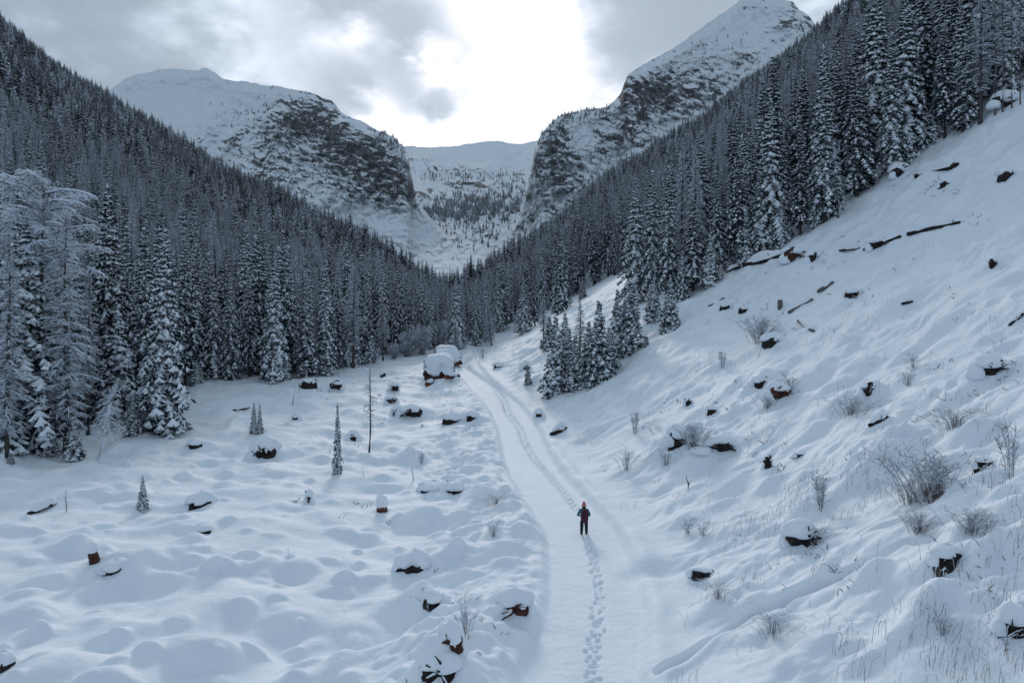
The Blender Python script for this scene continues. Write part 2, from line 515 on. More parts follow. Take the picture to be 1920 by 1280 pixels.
MT['r'] = mountain('mountain_peak', 'steep snowy peak with rock faces right of the pass', 880, 1640,
                   curve([(880, 545), (925, 485), (955, 440), (976, 395), (990, 345), (1001, 295), (1008, 265), (1020, 245), (1060, 213), (1085, 208), (1138, 200), (1160, 180), (1180, 140), (1225, 112), (1270, 85), (1330, 42), (1385, 3), (1398, -8), (1430, -6), (1485, 5), (1495, 15), (1515, 28), (1530, 48), (1560, 80), (1640, 150)]),
                   curve([(880, 600), (1000, 570), (1200, 480), (1640, 330)]),
                   curve([(930, 1750), (1010, 1800), (1150, 1950), (1400, 2600), (1640, 2600)]), curve([(930, 1250), (1640, 1350)]), 520, 330,
                   [(1190, 170, 45, 30, .35), (1250, 180, 60, 40, .32), (1320, 160, 50, 35, .22), (1160, 245, 40, 40, .26), (1040, 285, 30, 55, .32), (1065, 340, 40, 45, .20), (1400, 105, 30, 14, .3), (1470, 45, 22, 12, .40), (1515, 40, 18, 14, .36), (1395, 0, 14, 8, .3), (1490, 5, 14, 6, .3), (1230, 225, 60, 40, .12)],
                   [(1370, 50, 80, 40, .40), (1100, 240, 22, 25, .25), (1270, 235, 40, 14, .25), (1480, 110, 50, 30, .2), (1120, 330, 40, 60, .08)], 0.345, 300, 95, 2.5)

# ------------------------------------------------------------------ small relief: pillows of snow, footprints, tracks
STUMPS = [  # px, py(base), width px, wood height px, cap height px, kind, cap overhang, label
    (716, 958, 20, 12, 20, 'cut', 1.15, 'low reddish cut stump with tall round snow cap in the clearing'),
    (178, 1054, 20, 26, 16, 'brown', 1.2, 'rotten reddish-brown stump with snow cap near the lower left'),
    (215, 1068, 34, 6, 20, 'dark', 1.35, 'snow-buried stump just right of the rotten reddish stump'),
    (372, 946, 38, 10, 24, 'dark', 1.15, 'round snow-capped stump with dark side right of the lone sapling'),
    (382, 998, 24, 9, 11, 'dark', 1.2, 'small snow-capped stump with dark hole below the round capped one'),
    (365, 836, 22, 9, 13, 'dark', 1.2, 'little snow-capped stump before the big lone spruce'),
    (578, 942, 14, 20, 8, 'fork', 1.0, 'dark forked stub poking from the snow in mid clearing'),
    (852, 920, 26, 8, 16, 'dark', 1.3, 'snow mound with black hollow by the leaning pole'),
    (815, 918, 46, 5, 18, 'dark', 1.2, 'long snow-covered stump at the foot of the leaning pole'),
    (775, 1064, 50, 10, 36, 'dark', 1.15, 'big snow-covered stump with dark gap left of the road'),
    (812, 1126, 30, 6, 24, 'dark', 1.25, 'rounded snow-covered stump below the big covered one'),
    (845, 790, 30, 10, 16, 'dark', 1.2, 'snow-topped dark stump in front of the log piles'),
    (884, 783, 20, 7, 12, 'dark', 1.2, 'small snow-topped stump beside the road below the log piles'),
    (577, 726, 28, 15, 6, 'dark', .9, 'black stump at the far side of the clearing near the wood'),
    (718, 706, 10, 8, 5, 'dark', 1.0, 'tiny dark stump left of the thin dead sapling top'),
    (554, 785, 12, 6, 12, 'dark', 1.15, 'small snow-hooded stump in the middle of the clearing'),
    (4, 1256, 34, 26, 22, 'dark', 1.1, 'dark snow-capped stump cut by the lower left picture edge'),
    (1010, 780, 12, 12, 9, 'dark', 1.3, 'thin dark stump right of the road with snow hat'),
    (1463, 577, 9, 15, 0, 'grey', 1.0, 'grey sawn post standing upright on the open slope'),
    (1272, 830, 32, 26, 24, 'dark', 1.1, 'snow-hooded stump left of the black fallen trunk'),
    (1440, 876, 16, 24, 4, 'dark', .9, 'narrow black stump in the middle of the slope'),
    (1290, 916, 8, 22, 0, 'fork', 1.0, 'small dark forked twig stump above the road bank'),
    (1425, 718, 22, 7, 14, 'dark', 1.2, 'snow-topped stump just left of the brown root mass'),
    (1600, 552, 24, 8, 10, 'dark', 1.15, 'snow-capped stump right of the long grey beam'),
    (1450, 642, 34, 10, 18, 'dark', 1.2, 'snow-covered mound with dark base below the grey beams'),
    (1361, 577, 18, 6, 7, 'dark', 1.1, 'small snow-capped stump left of the upright grey post'),
    (1395, 582, 16, 6, 7, 'dark', 1.1, 'small dark stump near the grey beams, lower of two'),
    (1290, 757, 14, 11, 6, 'dark', 1.0, 'dark stump poking from the snow above the hooded stump'),
    (1335, 772, 16, 9, 8, 'dark', 1.1, 'dark stump between the hooded stump and the narrow black one'),
    (1785, 1050, 46, 18, 22, 'dark', 1.15, 'snow-covered stump with dark side among tall grass stems'),
    (1905, 1180, 44, 34, 34, 'dark', 1.1, 'large hollow stump with grass at the right picture edge'),
    (1848, 872, 30, 14, 10, 'dark', 1.0, 'dark stump right of the large frosted shrub'),
    (1770, 348, 16, 9, 5, 'dark', 1.0, 'dark stump on the upper slope below the wood'),
    (1890, 330, 26, 10, 12, 'dark', 1.1, 'snow-capped stump high on the slope at the right edge'),
    (1862, 498, 14, 14, 8, 'dark', 1.0, 'dark snow-capped stump high on the open slope'),
    (1180, 640, 12, 8, 6, 'dark', 1.1, 'small dark stump at the foot of the young spruces'),
    (985, 690, 12, 8, 12, 'dark', 1.3, 'snow-hooded stump beside the road bend, upper of two'),
    (935, 688, 16, 5, 9, 'dark', 1.3, 'snow-hooded stump beside the road bend, lower of two'),
    (1318, 1076, 42, 9, 6, 'dark', .8, 'black hollow under the snow, its shade drawn as dark wood, right of the person'),  # no stump: the shade in a hollow, put in as near-black wood
    (1502, 852, 18, 4, 7, 'dark', 1.2, 'tiny dark gap under snow, its shade drawn as wood, in the centre of the slope'),  # shade of a gap under the snow, coloured in as dark wood
]
ROOTS = [  # px, py, width px, height px, cap, tone, label
    (492, 860, 44, 34, 26, 'dark', 'large upturned root plate with thick snow cap in the clearing'),
    (768, 782, 40, 24, 10, 'dark', 'jagged black root plate right of the thin dead sapling'),
    (742, 780, 18, 18, 12, 'dark', 'snowy root lump touching the jagged black root plate'),
    (733, 756, 20, 16, 5, 'dark', 'dark root clump above the jagged black root plate'),
    (738, 733, 18, 14, 10, 'dark', 'snow-capped root clump nearest to the log piles'),
    (630, 730, 24, 20, 3, 'dark', 'bristly black root plate at the far side of the clearing'),
    (661, 827, 22, 20, 10, 'dark', 'round snow-hooded root hole beside the tall thin sapling'),
    (843, 1226, 44, 44, 34, 'brown', 'reddish-brown root plate under thick snow in the foreground'),
    (965, 1155, 58, 40, 26, 'brown', 'brown roots sticking up beneath snow at the road edge'),
    (825, 1290, 66, 60, 22, 'dark', 'tangle of snowy curled roots at the bottom of the picture'),
    (1352, 846, 66, 24, 16, 'dark', 'black fallen root mass under a snow roof on the slope'),
    (1467, 748, 40, 36, 12, 'brown', 'brown torn root mass with frosted twigs on the slope'),
    (1636, 742, 26, 30, 4, 'dark', 'narrow upright root mass in the middle of the slope'),
    (1866, 702, 54, 34, 24, 'dark', 'dark root plate with snow drift high on the right slope'),
    (1490, 488, 40, 30, 8, 'brown', 'brown root plate at the end of the fallen trunk'),
    (1528, 490, 22, 24, 6, 'dark', 'small root tangle right of the brown root plate'),
    (1512, 1024, 60, 40, 26, 'dark', 'snowy root tangle with dark branches in the lower slope'),
    (1648, 464, 34, 22, 8, 'dark', 'frosted root tangle at the start of the long snowy log'),
    (1295, 808, 18, 14, 8, 'dark', 'small root tangle right of the hooded stump'),
    (1690, 330, 30, 26, 16, 'dark', 'snow-laden root heap at the wood edge below the giant spruce'),
    (1895, 196, 46, 24, 20, 'dark', 'snow-laden brush heap at the top right wood edge'),
]
LOGS = [  # px0, py0, px1, py1, thickness px, tone, cap, label
    (52, 964, 104, 944, 11, 'dark', 14, 'dark fallen log with snow on top at the left'),
    (1480, 588, 1524, 562, 9, 'grey', 7, 'long grey beam lying on the slope, lower piece'),
    (1534, 548, 1563, 531, 9, 'grey', 7, 'long grey beam lying on the slope, upper piece'),
    (1498, 602, 1527, 622, 7, 'grey', 8, 'short grey log pointing downhill below the beams'),
    (1395, 500, 1475, 478, 11, 'dark', 12, 'thick snow-covered fallen trunk by the slope wood'),
    (1620, 470, 1690, 444, 9, 'dark', 10, 'long snow-covered log high on the slope, near piece'),
    (1700, 440, 1800, 418, 9, 'dark', 10, 'long snow-covered log high on the slope, far piece'),
    (1718, 332, 1795, 312, 13, 'dark', 16, 'rounded snow-covered log just below the giant spruce'),
    (1630, 800, 1668, 780, 9, 'dark', 14, 'curved dark log under snow in the middle slope'),
    (1034, 816, 1062, 802, 9, 'dark', 12, 'snow-covered log on the bank right of the road'),
    (1690, 572, 1712, 566, 6, 'dark', 8, 'short dark log far up the slope'),
    (1330, 575, 1358, 560, 5, 'grey', 4, 'thin grey pole lying by the slope wood'),
    (438, 770, 468, 764, 4, 'dark', 4, 'thin dark branch lying on the snow left of the twin sapling'),
    (1390, 500, 1362, 512, 7, 'dark', 8, 'short buried trunk butt at the wood corner of the slope'),
    (1575, 470, 1612, 466, 6, 'dark', 7, 'snowed-in log left of the frosted root tangle'),
    (1890, 612, 1918, 590, 6, 'dark', 5, 'bent dark branch at the right edge of the slope'),
]


def px_world(px, py):
    p = hit(px, py)
    return p, p.y / FPX


_pos = [(hit(s[0], s[1]), s[2]) for s in STUMPS]
for (p, w) in _pos:
    m = p.y / FPX
    bump(p.x, p.y + .1, max(.6, w * m * 1.1), .22, max(.5, w * m * .9), 2)
_pos = [(hit(s[0], s[1]), s[2]) for s in ROOTS]
for (p, w) in _pos:
    m = p.y / FPX
    bump(p.x, p.y + w * m * .55, max(.9, w * m * .9), .45, max(.7, w * m * .8), 2.4)
    bump(p.x, p.y - w * m * .45, max(.6, w * m * .7), -.22, .5, 2)
g_ = random.Random(31)
for k in range(230):        # pillows over buried brash in the clearing
    px, py = g_.uniform(-40, 930), g_.choice((g_.uniform(730, 930), g_.uniform(760, 1100), g_.uniform(900, 1290)))
    p = hit(px, py)
    if p.x - float(road_x(p.y)) > -3.6:
        continue
    sz = g_.uniform(.4, 1.35)
    bump(p.x, p.y, sz * g_.uniform(.8, 1.5), g_.uniform(.10, .26) + .12 * sz, sz * g_.uniform(.6, 1.0), g_.choice((2.0, 2.6, 3.4)), g_.uniform(-.6, .6))
for k in range(240):        # small lumps of the clearing
    p = hit(g_.uniform(0, 930), g_.choice((g_.uniform(735, 900), g_.uniform(760, 1050), g_.uniform(950, 1290))))
    if p.x - float(road_x(p.y)) > -3.4:
        continue
    sz = g_.uniform(.22, .5) * (1 + p.y / 120)
    bump(p.x, p.y, sz * g_.uniform(.9, 1.5), g_.uniform(.08, .24), sz * g_.uniform(.6, 1.0), g_.choice((2.4, 3.4, 4.0)), g_.uniform(-.6, .6))
for k in range(260):        # humps on the slope
    p = hit(g_.uniform(1120, 1930), g_.uniform(260, 1250))
    if p.y > 118 or p.x - float(road_x(p.y)) < 4.5:
        continue
    sz = g_.uniform(.35, .9) * (1 + p.y / 90)
    bump(p.x, p.y, sz * g_.uniform(.9, 1.7), (g_.uniform(.12, .32)) * (1 + p.y / 110), sz * g_.uniform(.5, .9), g_.choice((2.0, 2.8, 3.6)), g_.uniform(-.3, .3))
for k in range(120):        # lumpy verge left of the road
    y = g_.uniform(20, 78)
    x = float(road_x(y)) - 2.9 - abs(g_.gauss(0, 2.6))
    sz = g_.uniform(.3, .85)
    bump(x, y, sz * g_.uniform(.8, 1.4), g_.uniform(.12, .34), sz * g_.uniform(.7, 1.0), g_.choice((2.4, 3.2, 4.0)), g_.uniform(-.5, .5))
for (px, py, rx, ry, h) in ((430, 1165, 5.0, 2.4, -.55), (600, 1190, 4.0, 1.6, -.30), (250, 1110, 3.5, 1.6, -.25), (120, 1240, 3.0, 1.5, .35), (400, 1222, 1.3, .9, .5), (555, 1225, .5, .35, .25),
                          (740, 1175, 2.8, 1.6, -.6), (865, 1270, 1.0, .7, .7), (905, 1215, .7, .5, .6), (800, 1240, .8, .6, .5), (880, 1175, 1.2, .8, .45), (945, 1120, .8, .5, .4),
                          (1250, 1060, 1.8, 1.1, -.55), (1600, 1060, 2.2, 1.1, -.35), (545, 1045, .35, .3, .22), (365, 1052, .6, .5, .25), (430, 975, .55, .4, .3), (740, 1040, 1.6, 1.0, .35), (350, 985, 1.6, .8, .3), (270, 1000, 2.0, 1.0, .3)):
    p = hit(px, py)
    bump(p.x, p.y, rx, h, ry, 2.4)


def along(poly, step):
    pts = [hit(*q) for q in poly]
    out = []
    acc = 0.0
    for a, b in zip(pts[:-1], pts[1:]):
        L = math.hypot(b.x - a.x, b.y - a.y)
        t = acc
        while t < L:
            out.append((a.x + (b.x - a.x) * t / L, a.y + (b.y - a.y) * t / L, math.atan2(b.x - a.x, b.y - a.y)))
            t += step
        acc = t - L
    return out


for n, (x, y, a) in enumerate(along([(1112, 1290), (1112, 1240), (1118, 1180), (1123, 1120), (1119, 1080), (1110, 1040), (1099, 1008)], .36)):
    for q in (1, 2):
        o = (.12 if (n + q) % 2 else -.12) + g_.gauss(0, .06)
        bump(x + o, y + g_.uniform(-.12, .12), g_.uniform(.075, .12), -g_.uniform(.08, .16), g_.uniform(.11, .18), 3)
for n, (x, y, a) in enumerate(along([(1083, 955), (1060, 925), (1030, 890), (1000, 855), (985, 830), (975, 800), (952, 772), (946, 750), (932, 730), (915, 715), (895, 701), (880, 690), (872, 680), (882, 668)], .42)):
    f = 1.0 + max(0, (y - 45) / 45)
    bump(x + (.13 if n % 2 else -.13), y, .12 * f, -g_.uniform(.12, .20) * min(1.6, f), .21 * f, 2.4)
    bump(x, y, .28 * f, -.055 * f, .45, 2)
for (x, y, a) in along([(1236, 1256), (1330, 1198), (1420, 1143), (1480, 1112), (1560, 1085), (1600, 1064), (1700, 1014), (1765, 1000)], .10):
    bump(x, y, .20, -.15, .20, 4)
    bump(x + .12, y - .42, .22, .035, .22, 2)
for poly, dep in (([(380, 884), (470, 886), (560, 893), (650, 886), (740, 880), (840, 892)], .028), ([(560, 942), (640, 941), (730, 942)], .015), ([(800, 948), (880, 956), (960, 962), (1010, 972)], .02), ([(1880, 560), (1820, 548), (1760, 540)], .04)):
    for (x, y, a) in along(poly, .16):
        bump(x, y, .16, -dep, .22, 2)

for (px, py, rx, ry, h) in ((842, 716, 1.6, .8, .75), (815, 722, 1.0, .6, .35), (856, 712, .8, .8, .5), (796, 716, .7, .6, .4), (828, 719, .9, .5, .55)):      # drifts against the log piles
    p = hit(px, py)
    bump(p.x, p.y, rx, h, ry, 2.2)

# ------------------------------------------------------------------ mesh helpers
class MB:
    def __init__(self):
        self.v = []; self.f = []; self.m = []
        self.mat = 0

    def add(self, vs, fs):
        b = len(self.v)
        self.v.extend(vs)
        for f in fs:
            self.f.append(tuple(i + b for i in f)); self.m.append(self.mat)

    def tube(self, pts, rads, n=5, cap=True, ref=Vector((0, 0, 1))):
        """tapered tube along points"""
        rings = []
        pts = [Vector(p) for p in pts]
        for i, p in enumerate(pts):
            d = (pts[min(i + 1, len(pts) - 1)] - pts[max(i - 1, 0)])
            d = d.normalized() if d.length > 1e-9 else Vector((0, 0, 1))
            a = d.cross(ref)
            if a.length < 1e-3:
                a = d.cross(Vector((1, 0, 0)))
            a.normalize(); b = d.cross(a)
            rings.append([tuple(p + (a * math.cos(2 * math.pi * k / n) + b * math.sin(2 * math.pi * k / n)) * rads[i]) for k in range(n)])
        vs = [q for r in rings for q in r]
        fs = []
        for i in range(len(pts) - 1):
            for k in range(n):
                k2 = (k + 1) % n
                fs.append((i * n + k, i * n + k2, (i + 1) * n + k2, (i + 1) * n + k))
        if cap:
            fs.append(tuple(range(n - 1, -1, -1)))
            e = (len(pts) - 1) * n
            fs.append(tuple(range(e, e + n)))
        self.add(vs, fs)

    def mesh(self, name, mats, smooth=False):
        me = bpy.data.meshes.new(name)
        me.from_pydata([tuple(v) for v in self.v], [], self.f)
        for m in (mats if isinstance(mats, (list, tuple)) else [mats]):
            me.materials.append(m)
        if len(me.materials) > 1:
            me.polygons.foreach_set('material_index', np.array(self.m, np.int32))
        me.polygons.foreach_set('use_smooth', np.full(len(me.polygons), smooth))
        me.update()
        return me


def tag(o, label=None, cat=None, group=None, kind=None):
    for k, v in (('label', label), ('category', cat), ('group', group), ('kind', kind)):
        if v:
            o[k] = v
    return o


def empty(name, loc=(0, 0, 0)):
    o = bpy.data.objects.new(name, None)
    o.empty_display_size = 0.2
    o.location = loc
    COL.objects.link(o)
    return o


def child(name, me, parent):
    o = bpy.data.objects.new(name, me)
    COL.objects.link(o)
    o.parent = parent
    return o


# ------------------------------------------------------------------ trees
def spruce_builders(seed, H, Rm, base, step, per, snow=1.0, clump=1.0, gap=0.0, twigs=6, dead=True):
    r = random.Random(seed)
    tr, nd, sn = MB(), MB(), MB()
    lean = r.uniform(-.012, .012) * H
    rt = 0.011 * H + 0.02

    def tx(h):
        return Vector((lean * (h / H) ** 2, 0.5 * lean * (h / H) ** 2, h))
    hs = [-.6, 0.02 * H, .2 * H, .45 * H, .7 * H, .9 * H, H]
    tr.tube([tx(max(h, 0)) + Vector((0, 0, min(h, 0))) for h in hs], [rt * 1.35, rt * 1.1, rt * .9, rt * .68, rt * .42, rt * .18, 0.01], 6)
    if dead:
        for k in range(int(22 * base / 0.2)):       # dead lower twigs
            h = H * r.uniform(0.05, base + 0.03); a = r.uniform(0, 6.283); L = Rm * r.uniform(.2, .55)
            p = tx(h); dv = Vector((math.cos(a), math.sin(a), r.uniform(-.35, .05)))
            tr.tube([p, p + dv * L * .6, p + dv * L + Vector((0, 0, -.12 * L))], [.022, .014, .005], 3, False)
    h = H * base
    while h < H * 0.985:
        rel = h / H
        q = (rel - base) / (1 - base)
        prof = (1 - q) ** 0.95 * (0.62 + 0.38 * min(1, q / 0.16))
        n = max(3, int(per * (0.75 + 0.5 * (1 - q)) + r.uniform(0, 1.4)))
        a0 = r.uniform(0, 6.283)
        for k in range(n):
            if r.random() < gap:
                continue
            a = a0 + 6.283 * k / n + r.uniform(-.35, .35)
            L = max(0.16, Rm * prof * r.uniform(0.66, 1.18))
            hh = h + r.uniform(-.5, .5) * step
            p0 = tx(hh)
            s0 = -0.05 + 0.70 * q * q + r.uniform(-.12, .12); dr = 0.74 - 0.46 * q + r.uniform(-.12, .12)
            d = Vector((math.cos(a), math.sin(a), 0)); sd = Vector((-d.y, d.x, 0))

            def P(t):
                return p0 + d * (L * t * (1 - 0.10 * t)) + Vector((0, 0, L * (s0 * t - dr * t * t + 0.13 * max(0, t - .7))))
            w = 0.20 * L + 0.05
            # bough core
            pts = [P(0.05), P(.35), P(.7), P(1.0)]
            ww = [w * .5, w * .75, w * .6, 0.02]
            dk = 0.10 * L ** .5
            vs = []
            for pt, x in zip(pts, ww):
                vs += [pt + sd * x - Vector((0, 0, dk)), pt, pt - sd * x - Vector((0, 0, dk))]
            fs = []
            for i in range(3):
                b = i * 3
                fs += [(b, b + 1, b + 4, b + 3), (b + 1, b + 2, b + 5, b + 4)]
            nd.add(vs, fs)
            # side twigs, hanging
            nt = max(2, int(twigs * min(1.15, 0.45 + 0.35 * L)))
            for i in range(nt):
                t = 0.16 + 0.84 * (i + r.random()) / nt
                pt = P(t)
                for sg in (-1, 1):
                    tl = (0.36 * L * (1 - .6 * t) + 0.20) * r.uniform(.7, 1.25)
                    td = (d * r.uniform(.35, .8) + sd * sg * r.uniform(.45, .9) + Vector((0, 0, -r.uniform(.25, .85)))).normalized()
                    tw = 0.055 + 0.10 * tl
                    e = pt + td * tl
                    c = (pt + e) * .5
                    nd.add([pt, c + d * tw + Vector((0, 0, -.03)), e, c - d * tw + Vector((0, 0, -.10))], [(0, 1, 2), (0, 2, 3)])
                    if r.random() < 0.62 * snow:
                        up = Vector((0, 0, 0.035 + .03 * clump))
                        sn.add([pt + up, c + d * tw * .8 + up, e + up * .5 - td * tl * .12, c - d * tw * .6 + up * .8], [(0, 1, 2), (0, 2, 3)])
            # snow lying along the bough, in lumps
            nl = max(2, int(1.5 + L * 1.7))
            for i in range(nl):
                if r.random() > 0.88 * snow:
                    continue
                t0 = (i + r.uniform(-.1, .25)) / nl; t1 = (i + 1 + r.uniform(-.2, .15)) / nl
                t0 = max(.03, t0); t1 = min(1.04, t1)
                pa, pm, pb = P(t0), P((t0 + t1) / 2), P(min(t1, 1.0))
                x = (0.085 + 0.085 * L * r.uniform(.6, 1.3)) * clump; z = (0.07 + 0.045 * L * r.uniform(.4, 1.2)) * clump
                dz = Vector((0, 0, .015))
                lo = Vector((0, 0, -.06 - .10 * L * .6))
                sn.add([pa + dz, pm + sd * x + lo * r.uniform(.6, 1.4), pm + Vector((0, 0, z)) + sd * r.uniform(-.3, .3) * x, pm - sd * x + lo * r.uniform(.6, 1.4), pb + lo * .5 * clump],
                       [(0, 1, 2), (0, 2, 3), (1, 4, 2), (2, 4, 3)])
        h += step * (0.55 + 0.45 * (1 - q)) * r.uniform(.85, 1.15)
    top = tx(H)
    sn.add([top + Vector((.06, 0, -.25)), top + Vector((-.04, .06, -.25)), top + Vector((-.04, -.06, -.25)), top + Vector((0, 0, .08))], [(0, 1, 3), (1, 2, 3), (2, 0, 3)])
    return tr, nd, sn


def larch_builders(seed, H, Rm, base, nbr, ntw, droop=.25, frost=0.75, flat=False, tw=0.028, thick=0.011):
    r = random.Random(seed)
    tr, br, fr = MB(), MB(), MB()
    rt = thick * H + 0.02
    bx, by = r.uniform(-.02, .02) * H, r.uniform(-.02, .02) * H

    def tx(h):
        q = max(h, 0) / H
        return Vector((bx * q * q + .1 * math.sin(q * 7), by * q * q, h))
    tr.tube([tx(h * H) for h in (-.03, .02, .2, .45, .7, .88, 1)], [rt * 1.4, rt * 1.1, rt * .92, rt * .72, rt * .45, rt * .22, .01], 6)
    for k in range(nbr):
        q = (k + r.random()) / nbr
        h = H * (base + (1 - base) * q * .985)
        if flat:
            prof = 0.35 + 0.65 * sstep(0.35, 0.75, q) * (1 if q < .93 else .6)
        else:
            prof = (1 - q) ** 0.75 * (0.45 + 0.55 * min(1, q / .25))
        L = max(.25, Rm * prof * r.uniform(.5, 1.2))
        a = r.uniform(0, 6.283)
        d = Vector((math.cos(a), math.sin(a), 0)); sd = Vector((-d.y, d.x, 0))
        s0 = r.uniform(-.15, .25) + .35 * q; dr = droop * r.uniform(.5, 1.7) + .12
        bend = r.uniform(-.25, .25)
        p0 = tx(h)

        def P(t):
            return p0 + d * L * t + sd * (bend * L * t * t) + Vector((0, 0, L * (s0 * t - dr * t * t)))
        rb = .012 + .011 * L
        br.tube([P(0), P(.35), P(.7), P(1)], [rb * 1.3, rb, rb * .7, rb * .25], 3, False)
        # snow on the bough
        vs = []; N = 6
        for i in range(N):
            t = .05 + .95 * i / (N - 1)
            x = (rb * 1.4 + .018) * r.uniform(.7, 1.4) * (1.1 - .6 * t)
            pt = P(t)
            vs += [pt + sd * x + Vector((0, 0, rb * .2)), pt + Vector((0, 0, rb + x * 1.1)), pt - sd * x + Vector((0, 0, rb * .2))]
        fs = []
        for i in range(N - 1):
            if r.random() < .85:
                b = i * 3
                fs += [(b, b + 1, b + 4, b + 3), (b + 1, b + 2, b + 5, b + 4)]
        fr.add(vs, fs)
        nt = max(4, int(ntw * (.35 + .65 * L / Rm)))
        for i in range(nt):
            t = .1 + .9 * (i + r.random()) / nt
            pt = P(t); sg = r.choice((-1, 1))
            tl = (.16 + .28 * L * (1 - .65 * t)) * r.uniform(.5, 1.3)
            td = (d * r.uniform(.1, .9) + sd * sg * r.uniform(.3, 1) + Vector((0, 0, r.uniform(-.8, .1)))).normalized()
            e = pt + td * tl + Vector((0, 0, -.15 * tl)); c = pt + td * tl * .55
            wv = Vector((0, 0, tw)) if r.random() < .5 else d * tw
            tgt = fr if r.random() < frost else br
            tgt.add([pt - wv * .6, pt + wv * .6, c + wv, e, c - wv], [(0, 4, 2, 1), (4, 3, 2)])
            # fine second-order sprays
            for j in range(3):
                p2 = pt + (c - pt) * r.uniform(.4, 1.6)
                e2 = p2 + (td * r.uniform(.2, .6) + sd * r.uniform(-.7, .7) + Vector((0, 0, r.uniform(-.7, .2)))) * tl * .55
                w2 = wv * .6
                tg2 = fr if r.random() < frost else br
                tg2.add([p2 - w2, p2 + w2, e2], [(0, 1, 2)])
    return tr, br, fr


def far_spruce(seed, H, Rm, base, nb, snow):
    r = random.Random(seed); m = MB()
    m.mat = 0
    m.tube([(0, 0, -1), (0, 0, H * .5), (0, 0, H)], [.2, .13, .02], 4, False)
    for k in range(nb):
        q = (k + r.random()) / nb
        h = H * (base + (1 - base) * q)
        L = max(.3, Rm * (1 - q) ** .85 * r.uniform(.6, 1.2) * (.6 + .4 * min(1, q / .15)))
        a = k * 2.4 + r.uniform(-.4, .4)
        d = Vector((math.cos(a), math.sin(a), 0)); sd = Vector((-d.y, d.x, 0)); p = Vector((0, 0, h))
        dz = -(.55 - .6 * q * q) * L
        e = p + d * L + Vector((0, 0, dz)); c = p + d * L * .55 + Vector((0, 0, dz * .25))
        w = .42 * L + .12
        lo = Vector((0, 0, -.30 * L - .15))
        m.mat = 1
        m.add([p, c + sd * w + lo, e + lo * .4, c - sd * w + lo, c], [(0, 1, 4), (4, 1, 2), (4, 2, 3), (0, 4, 3)])
        if r.random() < snow:
            m.mat = 2
            up = Vector((0, 0, .10))
            w *= r.uniform(.4, .75)
            m.add([p + d * L * .2 + up, c + sd * w + lo * .45 + up, e + up + lo * .1, c - sd * w + lo * .45 + up, c + up * 1.6], [(0, 1, 4), (4, 1, 2), (4, 2, 3), (0, 4, 3)])
    return m


def far_larch(seed, H, Rm, nb):
    r = random.Random(seed); m = MB()
    m.tube([(0, 0, -1), (0, 0, H * .5), (0, 0, H)], [.2, .13, .02], 4, False)
    for k in range(nb):
        q = (k + r.random()) / nb
        h = H * (.2 + .8 * q); L = max(.3, Rm * (1 - q) ** .7 * r.uniform(.5, 1.2)); a = k * 2.4 + r.uniform(-.5, .5)
        d = Vector((math.cos(a), math.sin(a), 0)); sd = Vector((-d.y, d.x, 0)); p = Vector((0, 0, h))
        for j in range(3):
            e = p + d * L * r.uniform(.6, 1) + sd * r.uniform(-.4, .4) * L + Vector((0, 0, r.uniform(-.3, .25) * L))
            w = Vector((0, 0, .09 + .03 * L))
            m.mat = 1 if r.random() < .4 else 2
            m.add([p - w, p + w, (p + e) * .5 + w * 1.6, e, (p + e) * .5 - w * 1.6], [(0, 4, 2, 1), (4, 3, 2)])
    return m


SPR_M = (M['bark'], M['needle'], M['tree_snow'])
LAR_M = (M['bark'], M['larch_twig'], M['frost'])
VAR = {}


def reg(key, builders, H, mats):
    """three part meshes plus one joined mesh of the same tree"""
    tr, a, b = builders
    j = MB()
    for i, mb in enumerate((tr, a, b)):
        j.mat = i
        j.add(mb.v, mb.f)
    VAR[key] = dict(H=H, parts=(tr.mesh(key + '_trunk', mats[0], True), a.mesh(key + '_crown', mats[1]), b.mesh(key + '_snow', mats[2])), joined=j.mesh(key, list(mats)))


for i in range(6):      # tall forest spruces
    reg('tall_spruce%d' % i, spruce_builders(20 + i, 20, (2.9, 3.3, 2.7, 3.5, 3.0, 2.8)[i], (.07, .10, .15, .05, .2, .08)[i], .58, 4.9, (1.05, .9, .95, 1.08, .8, 1.0)[i], (1.5, 1.35, 1.2, 1.7, 1.2, 1.4)[i], .05), 20, SPR_M)
for i in range(3):      # well snowed-up younger spruces
    reg('young_spruce%d' % i, spruce_builders(40 + i, 9, (2.0, 2.2, 1.8)[i], .03, .36, 5.6, 1.0, (1.75, 1.9, 1.6)[i], .04, 5, False), 9, SPR_M)
for i in range(2):      # saplings
    reg('sapling%d' % i, spruce_builders(50 + i, 3, (.60, .52)[i], .07, .23, 4.6, 1.0, 1.35, .10, 5, False), 3, SPR_M)
for i in range(4):
    reg('larch%d' % i, larch_builders(60 + i, 20, (2.3, 2.5, 2.4, 2.2)[i], (.10, .12, .22, .3)[i], (240, 260, 190, 150)[i], 44, (.26, .24, .24, .22)[i], (.62, .68, .52, .5)[i], False, .024), 20, LAR_M)
reg('old_larch', larch_builders(70, 22, 4.6, .18, 130, 80, .22, .85, True, .034), 22, LAR_M)
reg('pale_stem', larch_builders(75, 24, 1.6, .30, 120, 14, .15, .6, False, .02, .0042), 24, (M['greywood'], M['larch_twig'], M['frost']))
FAR_ME = [far_spruce(80 + i, 20, (3.2, 3.6, 2.8, 3.4, 3.0, 4.2)[i], .05, (80, 80, 70, 84, 76, 90)[i], (.8, .3, .45, .9, .25, .6)[i]).mesh('far_spruce%d' % i, list(SPR_M)) for i in range(6)] + \
         [far_larch(90 + i, 19, (3.4, 3.0)[i], 120).mesh('far_larch%d' % i, list(LAR_M)) for i in range(2)]


